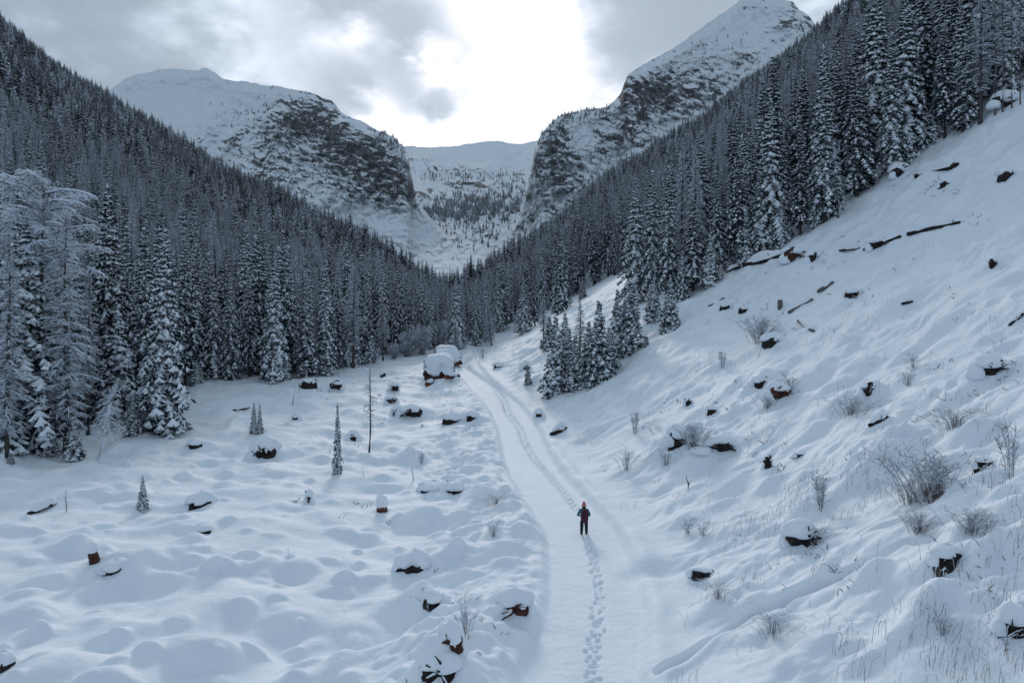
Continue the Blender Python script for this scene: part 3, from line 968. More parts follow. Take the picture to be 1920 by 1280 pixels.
def tree(key, loc, H, label, group=None, rz=None, cat='tree', wide=1.0, tilt=(0, 0)):
    v = VAR[key]
    s = H / v['H']
    name = 'larch_tree' if 'larch' in key or 'pale' in key else ('spruce_sapling' if 'sapling' in key else 'spruce_tree')
    e = empty(name, loc)
    e.scale = (s * wide, s * wide, s)
    e.rotation_euler = (tilt[0], tilt[1], random.uniform(0, 6.283) if rz is None else rz)
    child('trunk', v['parts'][0], e)
    c = child('crown', v['parts'][1], e)
    child('frost' if 'larch' in key else 'snow_load', v['parts'][2], c)['kind'] = 'stuff'
    tag(e, label, cat, group)
    return e


TREES = []      # (x, y, height) of every tree set by hand


def set_tree(key, px, base, top, label, group=None, wide=1.0, tilt=(0, 0), rz=None):
    p = hit(px, base)
    H = (base - top) / FPX * p.y
    TREES.append((p.x, p.y, H))
    return tree(key, p - Vector((0, 0, .15)), H, label, group, rz, 'tree', wide * min(1.6, max(1.0, (VAR[key]['H'] / H) ** .35)), tilt)


G1, G2, G3, G4 = 'frosted larches at the dark wood edge', 'spruces lining the flat clearing', 'young spruces on the snowy bank', 'tall spruces along the slope edge'
T = [
    ('old_larch', 76, 842, 322, 'tall old larch with dark bare trunk and wide frosted flat top', G1, 1.0),
    ('larch1', 124, 850, 398, 'pale frosted larch standing just beside the tall dark trunk', G1, 1.1),
    ('larch0', 14, 856, 425, 'frosted larch with reddish twigs cut by the left picture edge', G1, 1.0),
    ('tall_spruce1', 48, 800, 430, 'dark spruce filling the gap left of the old larch trunk', G2, 1.0),
    ('tall_spruce2', 150, 800, 450, 'dark spruce filling the gap behind the pale frosted larch', G2, 1.0),
    ('larch3', 165, 815, 505, 'thin grey larch half hidden behind the pale frosted larch', G1, .9),
    ('tall_spruce3', 305, 812, 424, 'big snowy spruce standing alone ahead of the left wood', G2, .95),
    ('young_spruce0', 318, 790, 660, 'small snow-laden spruce at the foot of the big lone spruce', G2, 1.0),
    ('young_spruce1', 222, 795, 578, 'broad drooping spruce between pale larch and big lone spruce', G2, 1.15),
    ('tall_spruce4', 347, 722, 440, 'slim spruce with long bare trunk behind the big lone spruce', G2, .9),
    ('tall_spruce0', 207, 760, 480, 'dark spruce rising behind the broad drooping spruce', G2, 1.0),
    ('young_spruce2', 98, 852, 800, 'bluish bushy little spruce beside the old larch foot', G2, 1.3),
    ('young_spruce0', 138, 862, 778, 'low dark spruce in front of the pale frosted larch', G2, 1.1),
    ('young_spruce2', 248, 815, 745, 'little spruce under the broad drooping spruce', G2, 1.2),
    ('sapling0', 20, 868, 845, 'tiny snowy spruce at the very left of the wood edge', G2, 1.3),
    ('young_spruce1', 368, 720, 668, 'squat snow-covered spruce at the corner of the clearing', G2, 1.1),
    ('tall_spruce1', 250, 742, 490, 'spruce with dense dark boughs left of the big lone spruce', G2, 1.0),
    ('tall_spruce5', 432, 712, 510, 'narrow snowy spruce standing forward in the clearing wood front', G2, 1.0),
    ('tall_spruce0', 400, 708, 492, 'dark spruce just left of the narrow forward spruce', G2, 1.0),
    ('tall_spruce2', 468, 706, 500, 'spruce with shaded trunk right of the narrow forward spruce', G2, 1.0),
    ('tall_spruce3', 513, 712, 472, 'heavy snowy spruce with horizontal boughs above the distant stumps', G2, .95),
    ('tall_spruce1', 533, 706, 428, 'tallest dark pointed spruce of the wood behind the clearing', G2, .85),
    ('tall_spruce5', 575, 706, 512, 'wide snowy spruce with low bare twigs near the clearing', G2, 1.15),
    ('tall_spruce0', 610, 702, 470, 'spruce with white crest above the brown root plate', G2, 1.0),
    ('tall_spruce2', 632, 690, 500, 'slender dark spruce beside the pinkish larch', G2, .9),
    ('larch2', 662, 690, 486, 'pinkish grey frosted larch among the dark spruces', G1, 1.1),
    ('tall_spruce3', 657, 688, 512, 'snowy spruce in front of the pinkish grey larch', G2, .9),
    ('larch3', 718, 676, 560, 'short larch with rusty lower branches left of the log piles', G1, 1.2),
    ('tall_spruce1', 690, 680, 530, 'spruce between the pinkish larch and the rusty short larch', G2, 1.0),
    ('tall_spruce4', 742, 664, 520, 'dark spruce behind the rusty short larch', G2, 1.0),
    ('tall_spruce2', 772, 660, 530, 'dark spruce behind the frosted bushes left of the log piles', G2, 1.1),
    ('tall_spruce0', 806, 655, 526, 'dark spruce rising over the front snow-covered log pile', G2, 1.1),
    ('tall_spruce3', 856, 655, 512, 'snowy spruce standing right behind the log piles', G2, 1.0),
    ('larch0', 855, 662, 598, 'small frosted tree touching the rear log pile', G1, 1.3),
    ('tall_spruce5', 893, 648, 524, 'dark spruce where the road vanishes in the wood', G2, 1.0),
    ('tall_spruce0', 911, 642, 516, 'snow-dusted spruce left of the tall spruce by the bend', G2, .9),
    ('tall_spruce1', 938, 618, 462, 'tall spruce on the bank above the road bend', G4, 1.0),
    ('larch1', 922, 648, 565, 'frosted leaning tree hanging over the road bend', G1, 1.3),
    ('tall_spruce3', 982, 624, 520, 'bushy snowy spruce beside the tall spruce by the bend', G4, 1.2),
    ('tall_spruce2', 1003, 612, 508, 'spruce behind the bushy snowy spruce of the bank', G4, 1.1),
    ('larch2', 1020, 640, 552, 'snow-bent tree with brown twigs at the foot of the bank', G1, 1.2),
    ('tall_spruce5', 1045, 590, 462, 'snowy spruce with even tiers above the young spruce cluster', G4, 1.15),
    ('tall_spruce1', 1052, 585, 420, 'tall dark spruce behind the evenly tiered spruce', G4, .9),
    ('young_spruce0', 1042, 738, 590, 'snow-laden young spruce at the left end of the cluster', G3, 1.15),
    ('young_spruce1', 1066, 712, 612, 'low young spruce in the middle of the cluster', G3, 1.3),
    ('larch3', 1088, 690, 560, 'young tree with brown twigs inside the spruce cluster', G3, 1.1),
    ('young_spruce2', 1124, 718, 562, 'tallest young spruce at the front of the cluster', G3, 1.2),
    ('young_spruce1', 1060, 660, 582, 'young spruce rising behind the left end of the cluster', G3, 1.0),
    ('young_spruce0', 1158, 668, 540, 'dark young spruce right of the tallest in the cluster', G3, 1.1),
    ('young_spruce2', 1186, 660, 524, 'young spruce at the right end of the cluster', G3, 1.15),
    ('young_spruce2', 1078, 728, 625, 'short young spruce left of the tallest one in the cluster', G3, 1.3),
    ('young_spruce0', 1104, 700, 600, 'young spruce just behind the tallest one of the cluster', G3, 1.2),
    ('young_spruce1', 1142, 694, 610, 'small bushy spruce between the tallest and the dark young spruce', G3, 1.2),
    ('young_spruce0', 1172, 650, 560, 'young spruce squeezed between the two right ones of the cluster', G3, 1.2),
    ('young_spruce2', 1030, 655, 590, 'snowy young spruce by the snow-bent tree on the bank', G3, 1.3),
    ('young_spruce1', 1225, 600, 520, 'tiered young spruce uphill of the cluster', G3, 1.1),
    ('young_spruce0', 1257, 622, 520, 'blue-white young spruce standing out on the open slope', G3, 1.1),
    ('young_spruce2', 1092, 560, 520, 'small tiered spruce on the snow crest behind the cluster', G3, 1.2),
    ('sapling1', 1212, 648, 628, 'tiny snow-covered sapling right of the cluster', G3, 1.5),
    ('tall_spruce3', 1193, 566, 332, 'large dark spruce on the left corner of the slope wood', G4, 1.0),
    ('tall_spruce0', 1222, 560, 318, 'tall snowy spruce second from the corner of the slope wood', G4, .95),
    ('tall_spruce5', 1254, 552, 310, 'tallest pointed spruce near the corner of the slope wood', G4, .95),
    ('tall_spruce1', 1300, 545, 360, 'snowy spruce with full skirt left of the fallen-log slope', G4, 1.1),
    ('young_spruce2', 1280, 562, 470, 'half-grown spruce in front of the pointed tall spruces', G3, 1.0),
    ('young_spruce1', 1332, 535, 440, 'half-grown bushy spruce right of the full-skirted spruce', G3, 1.1),
    ('tall_spruce2', 1345, 520, 318, 'narrow spruce behind the half-grown bushy spruce', G4, 1.0),
    ('tall_spruce4', 1385, 497, 270, 'spruce with frosty crown above the snow-covered fallen trunk', G4, 1.0),
    ('young_spruce0', 1398, 495, 385, 'smaller spruce at the slope edge by the fallen trunk', G3, 1.0),
    ('tall_spruce3', 1447, 462, 180, 'great snowy spruce in the middle of the slope edge', G4, .95),
    ('tall_spruce0', 1425, 480, 300, 'spruce tucked left of the great middle spruce', G4, 1.0),
    ('young_spruce1', 1465, 460, 370, 'bushy spruce at the foot of the great middle spruce', G3, 1.0),
    ('tall_spruce2', 1500, 440, 235, 'dark spruce right of the great middle spruce', G4, 1.05),
    ('tall_spruce5', 1548, 415, 122, 'high snowy spruce behind the bare leaning dead tree', G4, 1.0),
    ('young_spruce2', 1530, 425, 330, 'snowed-up spruce left of the bare leaning dead tree', G3, 1.0),
    ('tall_spruce1', 1606, 368, 122, 'pointed spruce right of the bare leaning dead tree', G4, 1.0),
    ('young_spruce0', 1622, 350, 270, 'small thick spruce at the edge below the giant spruce', G3, 1.0),
    ('tall_spruce3', 1700, 296, -14, 'giant snowy spruce whose tip meets the top picture edge', G4, .95),
    ('tall_spruce0', 1672, 325, 60, 'spruce left of the giant spruce, half merged with it', G4, 1.0),
    ('young_spruce1', 1752, 262, 180, 'low spruce at the slope edge right of the giant spruce', G3, 1.1),
    ('tall_spruce5', 1806, 246, 28, 'leaning snowy spruce with pale bare stem at the upper slope', G4, 1.0),
    ('tall_spruce4', 1772, 258, 40, 'spruce between the giant spruce and the leaning pale-stemmed one', G4, 1.0),
    ('larch2', 1838, 232, -60, 'brownish frosted larch at the upper slope wood', G1, 1.0),
    ('pale_stem', 1866, 216, -130, 'thin pale trunk in the top right corner, fourth from edge', G1, 1.0),
    ('pale_stem', 1880, 210, -140, 'thin pale trunk in the top right corner, third from edge', G1, .9),
    ('pale_stem', 1897, 203, -170, 'thin pale trunk in the top right corner, second from edge', G1, .7),
    ('pale_stem', 1913, 196, -160, 'thin pale trunk in the top right corner, nearest the edge', G1, .7),
]
for (k, px, b, t, lab, g, wd) in T:
    set_tree(k, px, b, t, lab, g, wd, tilt=(0, R(7)) if 'hanging over' in lab else ((0, R(-4)) if 'leaning snowy' in lab else (0, 0)))


# ---- the woods behind
def gz(x, y):
    u = x / y
    i = np.clip(np.searchsorted(GD, y) - 1, 0, len(GD) - 2); j = np.clip(np.searchsorted(GU, u) - 1, 0, len(GU) - 2)
    a = np.clip((y - GD[i]) / (GD[i + 1] - GD[i]), 0, 1); b = np.clip((u - GU[j]) / (GU[j + 1] - GU[j]), 0, 1)
    return (ZZ[i, j] * (1 - b) + ZZ[i, j + 1] * b) * (1 - a) + (ZZ[i + 1, j] * (1 - b) + ZZ[i + 1, j + 1] * b) * a


EDGE = [(-100, 872), (0, 858), (100, 852), (200, 838), (285, 800), (330, 730), (380, 712), (500, 708), (600, 704), (650, 690), (700, 676), (760, 664), (800, 656), (850, 651), (893, 644), (967, 606), (1000, 597), (1060, 566), (1107, 541), (1180, 506), (1215, 545), (1300, 543), (1350, 512), (1400, 484), (1500, 430), (1570, 392), (1640, 332), (1700, 290), (1800, 243), (1900, 193), (2050, 100)]
edge_u = np.array([float(U(p[0])) for p in EDGE]); edge_d = np.array([hit(*p).y for p in EDGE])


def forest_points(cell, dmin, dmax, seed):
    g = np.random.default_rng(seed)
    xs = np.arange(-760, 760, cell); ys = np.arange(max(40, dmin), dmax, cell)
    X, Y = np.meshgrid(xs, ys)
    X = X + g.uniform(-.5, .5, X.shape) * cell; Y = Y + g.uniform(-.5, .5, Y.shape) * cell
    X, Y = X.ravel(), Y.ravel()
    u = X / Y
    px = CX + FPX * u
    ok = (np.abs(u) < 0.80) & (Y > np.interp(u, edge_u, edge_d) + 2.0) & (Y < ridge_d(px) + 6) & (Y >= dmin) & (Y < dmax)
    ok &= ~((np.abs(X - road_x(Y)) < 3.2) & (Y < 170))
    return X[ok], Y[ok]


x1, y1 = forest_points(4.0, 45, 300, 5)
x2, y2 = forest_points(5.2, 300, 960, 6)
open_glade = fbm(x2 / 60, y2 / 60, 2, 91) < 0.62
x2, y2 = x2[open_glade], y2[open_glade]
for tx_, ty_, _h in TREES:
    k = (x1 - tx_) ** 2 + (y1 - ty_) ** 2 > 2.2 ** 2
    x1, y1 = x1[k], y1[k]
H1 = rng.triangular(9, 19, 28, len(x1)) * np.where(rng.random(len(x1)) < .12, .6, 1.0)
u1 = x1 / y1
_lim = CAM_H + V(ridge_py(CX + FPX * u1) - 34) * y1 - gz(x1, y1)      # the wood stays below the skyline of its own hillside
H1 = np.minimum(H1, np.maximum(5.0, _lim * rng.uniform(.75, 1.05, len(x1))))
behind = y1 - np.interp(u1, edge_u, edge_d)
score = H1 / y1 * np.exp(-behind / 26.0) * (np.abs(u1) < .74)
order = np.argsort(-score)
n_single = 300 - len(TREES)
single = order[:n_single]
rest = order[n_single:]
larchy = fbm(x1 / 35, y1 / 35, 2, 95)
SPK = ['tall_spruce%d' % i for i in range(6)]
LRK = ['larch%d' % i for i in range(4)]
z1 = gz(x1, y1)


def pick(i):
    return random.choice(LRK) if (larchy[i] + random.uniform(-.5, .5)) > .42 else random.choice(SPK)


LAND = [(76, 'the tall old larch'), (124, 'the pale frosted larch'), (222, 'the broad drooping spruce'), (305, 'the big lone spruce'), (432, 'the narrow forward spruce'), (533, 'the tallest clearing spruce'),
        (610, 'the white-crested spruce'), (662, 'the pinkish larch'), (718, 'the rusty short larch'), (806, 'the nearest log pile'), (852, 'the rear log pile'), (893, 'the road end'), (938, 'the tall bend spruce'),
        (1000, 'the bushy bank spruce'), (1050, 'the evenly tiered spruce'), (1124, 'the young spruce cluster'), (1193, 'the large corner spruce'), (1254, 'the pointed corner spruce'), (1345, 'the full-skirted spruce'),
        (1447, 'the great middle spruce'), (1560, 'the leaning dead tree'), (1700, 'the giant spruce'), (1806, 'the leaning pale-stemmed spruce'), (1890, 'the thin corner trunks')]
ORD = ['nearest', 'second', 'third', 'fourth', 'fifth', 'sixth', 'seventh', 'eighth', 'ninth', 'tenth', 'eleventh', 'twelfth', 'thirteenth', 'fourteenth', 'fifteenth', 'sixteenth']
todo = {}
for i in single:
    k = pick(i)
    px = CX + FPX * u1[i]
    lp, ln = min(LAND, key=lambda q: abs(q[0] - px))
    kind = 'larch' if 'larch' in k else 'spruce'
    todo.setdefault((ln, kind, px < lp), []).append((abs(px - lp), i, k))
for (ln, kind, lf), items in todo.items():
    items.sort()
    for n, (_, i, k) in enumerate(items):
        if u1[i] < -.08:
            g = 'trees crowding the wood behind the clearing'
        elif u1[i] < .16:
            g = 'trees crowding the wood at the road bend'
        else:
            g = 'trees crowding the wood above the slope'
        size = 'tall' if H1[i] > 21 else ('short' if H1[i] < 14 else 'mid-sized')
        look = ('snow-dusted dark spruce' if kind == 'spruce' else 'grey frosted larch')
        lab = '%s %s %s back in the wood %s of %s' % (ORD[min(n, 15)], size, look, 'left' if lf else 'right', ln)
        tree(k, (x1[i], y1[i], z1[i] - .2), H1[i], lab, g, wide=random.uniform(.85, 1.15))


def scatter(name, label, pts, scales, widths, idx, meshes):
    """one wood as a single object: trees placed on points by geometry nodes"""
    me = bpy.data.meshes.new(name)
    n = len(pts)
    me.vertices.add(n)
    me.vertices.foreach_set('co', np.asarray(pts, np.float32).reshape(-1))
    sc = np.stack((scales * widths, scales * widths, scales), -1).astype(np.float32)
    a = me.attributes.new('tree_scale', 'FLOAT_VECTOR', 'POINT'); a.data.foreach_set('vector', sc.reshape(-1))
    a = me.attributes.new('tree_turn', 'FLOAT_VECTOR', 'POINT'); a.data.foreach_set('vector', np.stack((np.random.default_rng(3).normal(0, .02, n), np.random.default_rng(4).normal(0, .02, n), np.random.default_rng(2).uniform(0, 6.28, n)), -1).astype(np.float32).reshape(-1))
    a = me.attributes.new('tree_kind', 'INT', 'POINT'); a.data.foreach_set('value', np.asarray(idx, np.int32))
    o = bpy.data.objects.new(name, me)
    COL.objects.link(o)
    ng = bpy.data.node_groups.new(name + '_nodes', 'GeometryNodeTree')
    ng.interface.new_socket('Geometry', in_out='INPUT', socket_type='NodeSocketGeometry')
    ng.interface.new_socket('Geometry', in_out='OUTPUT', socket_type='NodeSocketGeometry')
    t = NT(ng, False)
    gi = t.n('NodeGroupInput'); go = t.n('NodeGroupOutput')
    m2p = t.n('GeometryNodeMeshToPoints'); t.l(gi.outputs[0], m2p.inputs[0])
    jn = t.n('GeometryNodeJoinGeometry')
    for k, src in enumerate(meshes):
        so = bpy.data.objects.new('%s_source%d' % (name, k), src)      # not linked to the scene: geometry only
        oi = t.n('GeometryNodeObjectInfo'); oi.inputs[0].default_value = so
        g2i = t.n('GeometryNodeGeometryToInstance'); t.l(oi.outputs['Geometry'], g2i.inputs[0])
        t.l(g2i.outputs[0], jn.inputs[0])
    iop = t.n('GeometryNodeInstanceOnPoints')
    t.l(m2p.outputs[0], iop.inputs['Points']); t.l(jn.outputs[0], iop.inputs['Instance'])
    iop.inputs['Pick Instance'].default_value = True

    def attr(nm, dt):
        nd = t.n('GeometryNodeInputNamedAttribute', data_type=dt); nd.inputs[0].default_value = nm
        return nd.outputs[0]
    t.l(attr('tree_kind', 'INT'), iop.inputs['Instance Index'])
    e2r = t.n('FunctionNodeEulerToRotation'); t.l(attr('tree_turn', 'FLOAT_VECTOR'), e2r.inputs[0])
    t.l(e2r.outputs[0], iop.inputs['Rotation'])
    t.l(attr('tree_scale', 'FLOAT_VECTOR'), iop.inputs['Scale'])
    t.l(iop.outputs[0], go.inputs[0])
    md = o.modifiers.new('scatter', 'NODES'); md.node_group = ng
    tag(o, label, 'forest', None, 'stuff')
    return o


near_src = [VAR[k]['joined'] for k in SPK + LRK]
ki = np.array([SPK.index(k) if k in SPK else 6 + LRK.index(k) for k in (pick(i) for i in rest)])
scatter('valley_forest', 'dense snowy conifer wood behind the individual front trees', np.stack((x1[rest], y1[rest], z1[rest] - .2), -1), H1[rest] / 20.0, rng.uniform(.85, 1.15, len(rest)), ki, near_src)
z2 = gz(x2, y2)
for nm, lab, sel in (('left_hillside_forest', 'dark snowy conifer forest covering the far left hillside', x2 < 0), ('steep_hillside_forest', 'dark snowy conifer forest covering the far right hillside', x2 >= 0)):
    X, Y, Z = x2[sel], y2[sel], z2[sel]
    lar = (fbm(X / 90, Y / 90, 3, 97) + rng.uniform(-.5, .5, len(X))) > .55
    snowy_pick = rng.random(len(X)) < np.clip(.75 - Z / 220.0, .12, .8)        # snowier trees low down, barer ones higher up
    kk = np.where(lar, rng.integers(6, 8, len(X)), np.where(snowy_pick, rng.choice([0, 2, 3, 5], len(X)), rng.choice([1, 4, 2], len(X))))
    scatter(nm, lab, np.stack((X, Y, Z - .3), -1), rng.triangular(.45, .95, 1.4, len(X)), rng.uniform(.85, 1.45, len(X)), kk, FAR_ME)


def mountain_trees():
    pts = []; g = np.random.default_rng(12)

    def on(key, n, fn, H):
        PX, PY, D, P = MT[key]
        nr, nc = PX.shape
        c = 0; tries = 0
        while c < n and tries < 200000:
            tries += 1
            i = g.integers(0, nr); j = g.integers(0, nc)
            if g.random() < fn(PX[i, j], PY[i, j], i / (nr - 1)):
                pts.append((*P[i, j], H * g.uniform(.6, 1.2))); c += 1

    def gs(x, y, cx, cy, rx, ry):
        k = 1 + .45 * math.sin(x * .21 + y * .13) + .3 * math.sin(x * .083 - y * .31)
        return max(0.0, math.exp(-(((x - cx) / rx) ** 2 + ((y - cy) / ry) ** 2)) * k - .12)
    on('c', 1500, lambda x, y, t: gs(x, y, 905, 388, 88, 23) + .8 * gs(x, y, 820, 402, 50, 12), 19)
    on('c', 420, lambda x, y, t: .5 * gs(x, y, 860, 334, 90, 8) + .4 * gs(x, y, 960, 345, 40, 22) + .12 * gs(x, y, 880, 420, 110, 40), 20)
    on('l', 130, lambda x, y, t: gs(x, y, 725, 268, 45, 28) * (t > .93), 14)
    on('l', 260, lambda x, y, t: .25 * gs(x, y, 440, 215, 40, 22) + .5 * gs(x, y, 745, 300, 25, 30) + .15 * gs(x, y, 560, 340, 160, 60), 13)
    on('r', 190, lambda x, y, t: gs(x, y, 1090, 235, 90, 45) * (t > .94), 13)
    on('r', 420, lambda x, y, t: .5 * gs(x, y, 1035, 270, 30, 60) + .3 * gs(x, y, 1020, 360, 40, 40) + .12 * gs(x, y, 1330, 90, 60, 40) + .25 * gs(x, y, 1150, 330, 90, 50), 14)
    p = np.array(pts)
    scatter('mountain_forest', 'scattered dark conifers and a dense patch on the far mountains', p[:, :3] - np.array((0, 0, 1.0)), p[:, 3] / 20, g.uniform(.8, 1.15, len(p)), g.choice([1, 4, 2], len(p)), FAR_ME)


mountain_trees()
link_ground()

# ------------------------------------------------------------------ stumps, roots, logs
def lump(mb, c, rx, ry, rz, seed, n=9, m=14, flat=0.25, noise=.16, p=2.6, jag=0.0):
    """rounded irregular lump with a flattened underside"""
    r = random.Random(seed)
    ph = [r.uniform(0, 6.28) for _ in range(4)]
    vs = []; fs = []
    c = Vector(c)
    for i in range(n):
        th = math.pi * i / (n - 1)
        for k in range(m):
            a = 2 * math.pi * k / m
            f = 1 + noise * (math.sin(2 * a + ph[0]) * .5 + math.sin(3 * a + ph[1] + th) * .35 + math.sin(5 * a + ph[2]) * .2) * math.sin(th)
            st, ct = math.sin(th), math.cos(th)
            sx = math.copysign(abs(st) ** (2 / p), st)
            z = math.copysign(abs(ct) ** (2 / p), ct)
            z = z if z > 0 else z * flat
            f *= 1 + noise * .35 * math.sin(4 * a + 3 * th + ph[1]) * math.sin(2.5 * th + ph[0]) + jag * r.uniform(-1, 1)
            vs.append(c + Vector((rx * sx * math.cos(a) * f, ry * sx * math.sin(a) * f, rz * z * (1 + .1 * math.sin(a + ph[3])))))
    for i in range(n - 1):
        for k in range(m):
            k2 = (k + 1) % m
            fs.append((i * m + k, i * m + k2, (i + 1) * m + k2, (i + 1) * m + k)[::-1])
    mb.add(vs, fs)


def cap_mesh(rx, ry, h, seed, noise=.16, p=2.8):
    mb = MB()
    lump(mb, (0, 0, 0), rx, ry, h, seed, 10, 18, .22, noise, p)
    return mb.mesh('snow_cap', M['cap'], True)


TONE = {'dark': 'deadwood', 'brown': 'brownwood', 'cut': 'brownwood', 'grey': 'greywood', 'fork': 'deadwood'}


def make_stump(i, s):
    px, py, w, hw, hc, kind, over, label = s
    p = hit(px, py)
    m = p.y / FPX
    r = random.Random(500 + i)
    W, HW, HC = w * m / 2, hw * m * (.8 if kind == 'dark' else 1), hc * m
    e = empty('tree_stump', p)
    if kind == 'brown':
        e.rotation_euler = (.1, R(-9), .5)
        e.scale = (.82, .9, 1)
    mb = MB()
    if kind == 'fork':
        mb.tube([(0, 0, -.3), (.02, 0, HW * .4), (-W * .5, 0, HW * .75), (-W * .9, .02, HW * 1.15)], [W * .45, W * .3, W * .2, W * .08], 6)
        mb.tube([(0, 0, HW * .25), (W * .7, .05, HW * .5), (W * 1.2, .05, HW * .6)], [W * .3, W * .22, W * .1], 6)
    else:
        n = 16
        zs = [-.6, -.1, HW * .3, HW * .65, HW]
        fl = [1.2, 1.1, 1.0, .95, .9]
        if kind == 'grey':
            fl = [1.0] * 5
        vs = []; ph = r.uniform(0, 6)
        rag = .06 if kind in ('cut', 'grey') else .45
        for z, f in zip(zs, fl):
            for k in range(n):
                a = 2 * math.pi * k / n
                rr = W * f * (1 + (.10 * math.sin(3 * a + ph) + .07 * math.sin(7 * a + 2 * ph) + r.uniform(-.05, .05)) * (rag / .35))
                vs.append(Vector((rr * math.cos(a), rr * math.sin(a) * .9 + W * .25, z + (r.uniform(-1, .6) * rag * HW if z == HW else 0))))
        fs = [(q * n + k, q * n + (k + 1) % n, (q + 1) * n + (k + 1) % n, (q + 1) * n + k) for q in range(len(zs) - 1) for k in range(n)]
        fs.append(tuple(range((len(zs) - 1) * n, len(zs) * n)))
        mb.add(vs, fs)
        if kind == 'dark' and hw > 6:
            for k in range(r.randint(1, 3)):      # splinters and bits of root
                x = r.uniform(-.8, .8) * W
                mb.tube([(x, -.4 * W, HW * .1), (x + r.uniform(-.3, .3) * W, -.75 * W, HW * r.uniform(.2, .7)), (x + r.uniform(-.6, .6) * W, -.9 * W, HW * r.uniform(.3, 1.1))], [W * .14, W * .1, W * .03], 5)
    wood = child('wood', mb.mesh('stump_wood', M[TONE[kind]], False), e)
    if kind == 'cut':
        c2 = MB()
        c2.tube([(0, W * .22, HW * .3), (0, W * .22, HW * .97)], [W * .97, W * .93], 16)
        child('split_face', c2.mesh('split_face', M['cutwood'], True), wood)
    if HC > 0:
        cm = MB()
        rx = W * over
        if kind in ('cut', 'brown'):
            lump(cm, (r.uniform(-.08, .08) * W, W * .25, HW * .9), rx, rx * .92, HC, 900 + i, 10, 20, .2, .09, 3.2)
        else:
            # a hood that lies over the back and the sides and leaves the front open
            lump(cm, (r.uniform(-.1, .1) * W, W * .42, HW * .72), rx * 1.12, rx * 1.0, HC * .66 + HW * .22, 900 + i, 12, 24, .42, .30, 2.1)
            for sgn in (-1, 1):
                if r.random() < .8:
                    f = r.uniform(.5, .85)
                    lump(cm, (sgn * rx * r.uniform(.75, 1.05), W * r.uniform(.1, .6), -.12), rx * f, rx * f * .8, (HW * .6 + HC * .35) * r.uniform(.6, 1.0) + .12, 930 + i + sgn, 9, 16, .3, .2, 2.2)
        child('snow_cap', cm.mesh('snow_cap', M['cap'], True), e)
    tag(e, label, 'stump', 'snow-capped tree stumps')


def make_root(i, s):
    px, py, w, h, cap, tone, label = s
    p = hit(px, py)
    m = p.y / FPX
    r = random.Random(700 + i)
    W, Hh, C = w * m / 2, h * m, cap * m
    e = empty('root_plate', p + Vector((0, .15, 0)))
    mb = MB()
    lump(mb, (0, .30 * W, Hh * .28), W * .88, W * .5, Hh * .55, 40 + i, 11, 20, .9, .5, 2.2, .16)
    child('root_mass', mb.mesh('root_mass', M[TONE[tone]], False), e)
    c0 = Vector((0, -.1 * W, Hh * .38))
    for k in range(6):
        rb = MB()
        a = r.uniform(-.5, 3.64)
        L = (.55 + .4 * r.random())
        d = Vector((math.cos(a) * W * L, -r.uniform(.15, .7) * W, math.sin(a) * Hh * .62 * L))
        b1 = c0 + d * .5 + Vector((r.uniform(-.12, .12) * W, -.05 * W, r.uniform(-.1, .14) * Hh)); b2 = c0 + d + Vector((r.uniform(-.15, .15) * W, 0, r.uniform(-.25, .1) * Hh))
        t = max(.025, .12 * W) * r.uniform(.6, 1.4)
        rb.tube([c0, b1, b2], [t, t * .75, t * .25], 5)
        ro = child('root', rb.mesh('root', M[TONE[tone]], True), e)
        if k % 2 == 0:
            sb = MB(); up = Vector((0, 0, t * .7))
            sb.tube([c0 * .4 + b1 * .6 + up, b1 + up, b1 * .4 + b2 * .6 + up * .9], [t * .3, t * .62, t * .3], 5)
            child('snow_line', sb.mesh('snow_line', M['cap'], True), ro)
    if C > 0:
        cm = MB()
        lump(cm, (r.uniform(-.12, .12) * W, W * .55, Hh * .52), W * 1.12, W * .95, C * .7 + Hh * .18, 950 + i, 12, 24, .4, .32, 2.1)
        for sgn in (-1, 1):
            f = r.uniform(.45, .8)
            lump(cm, (sgn * W * r.uniform(.75, 1.05), W * r.uniform(.25, .7), -.15), W * f, W * f * .85, Hh * r.uniform(.35, .7) + .15, 970 + i + sgn, 9, 16, .3, .2, 2.2)
        child('snow_cap', cm.mesh('snow_cap', M['cap'], True), e)
    tag(e, label, 'root plate', 'upturned roots in the snow')


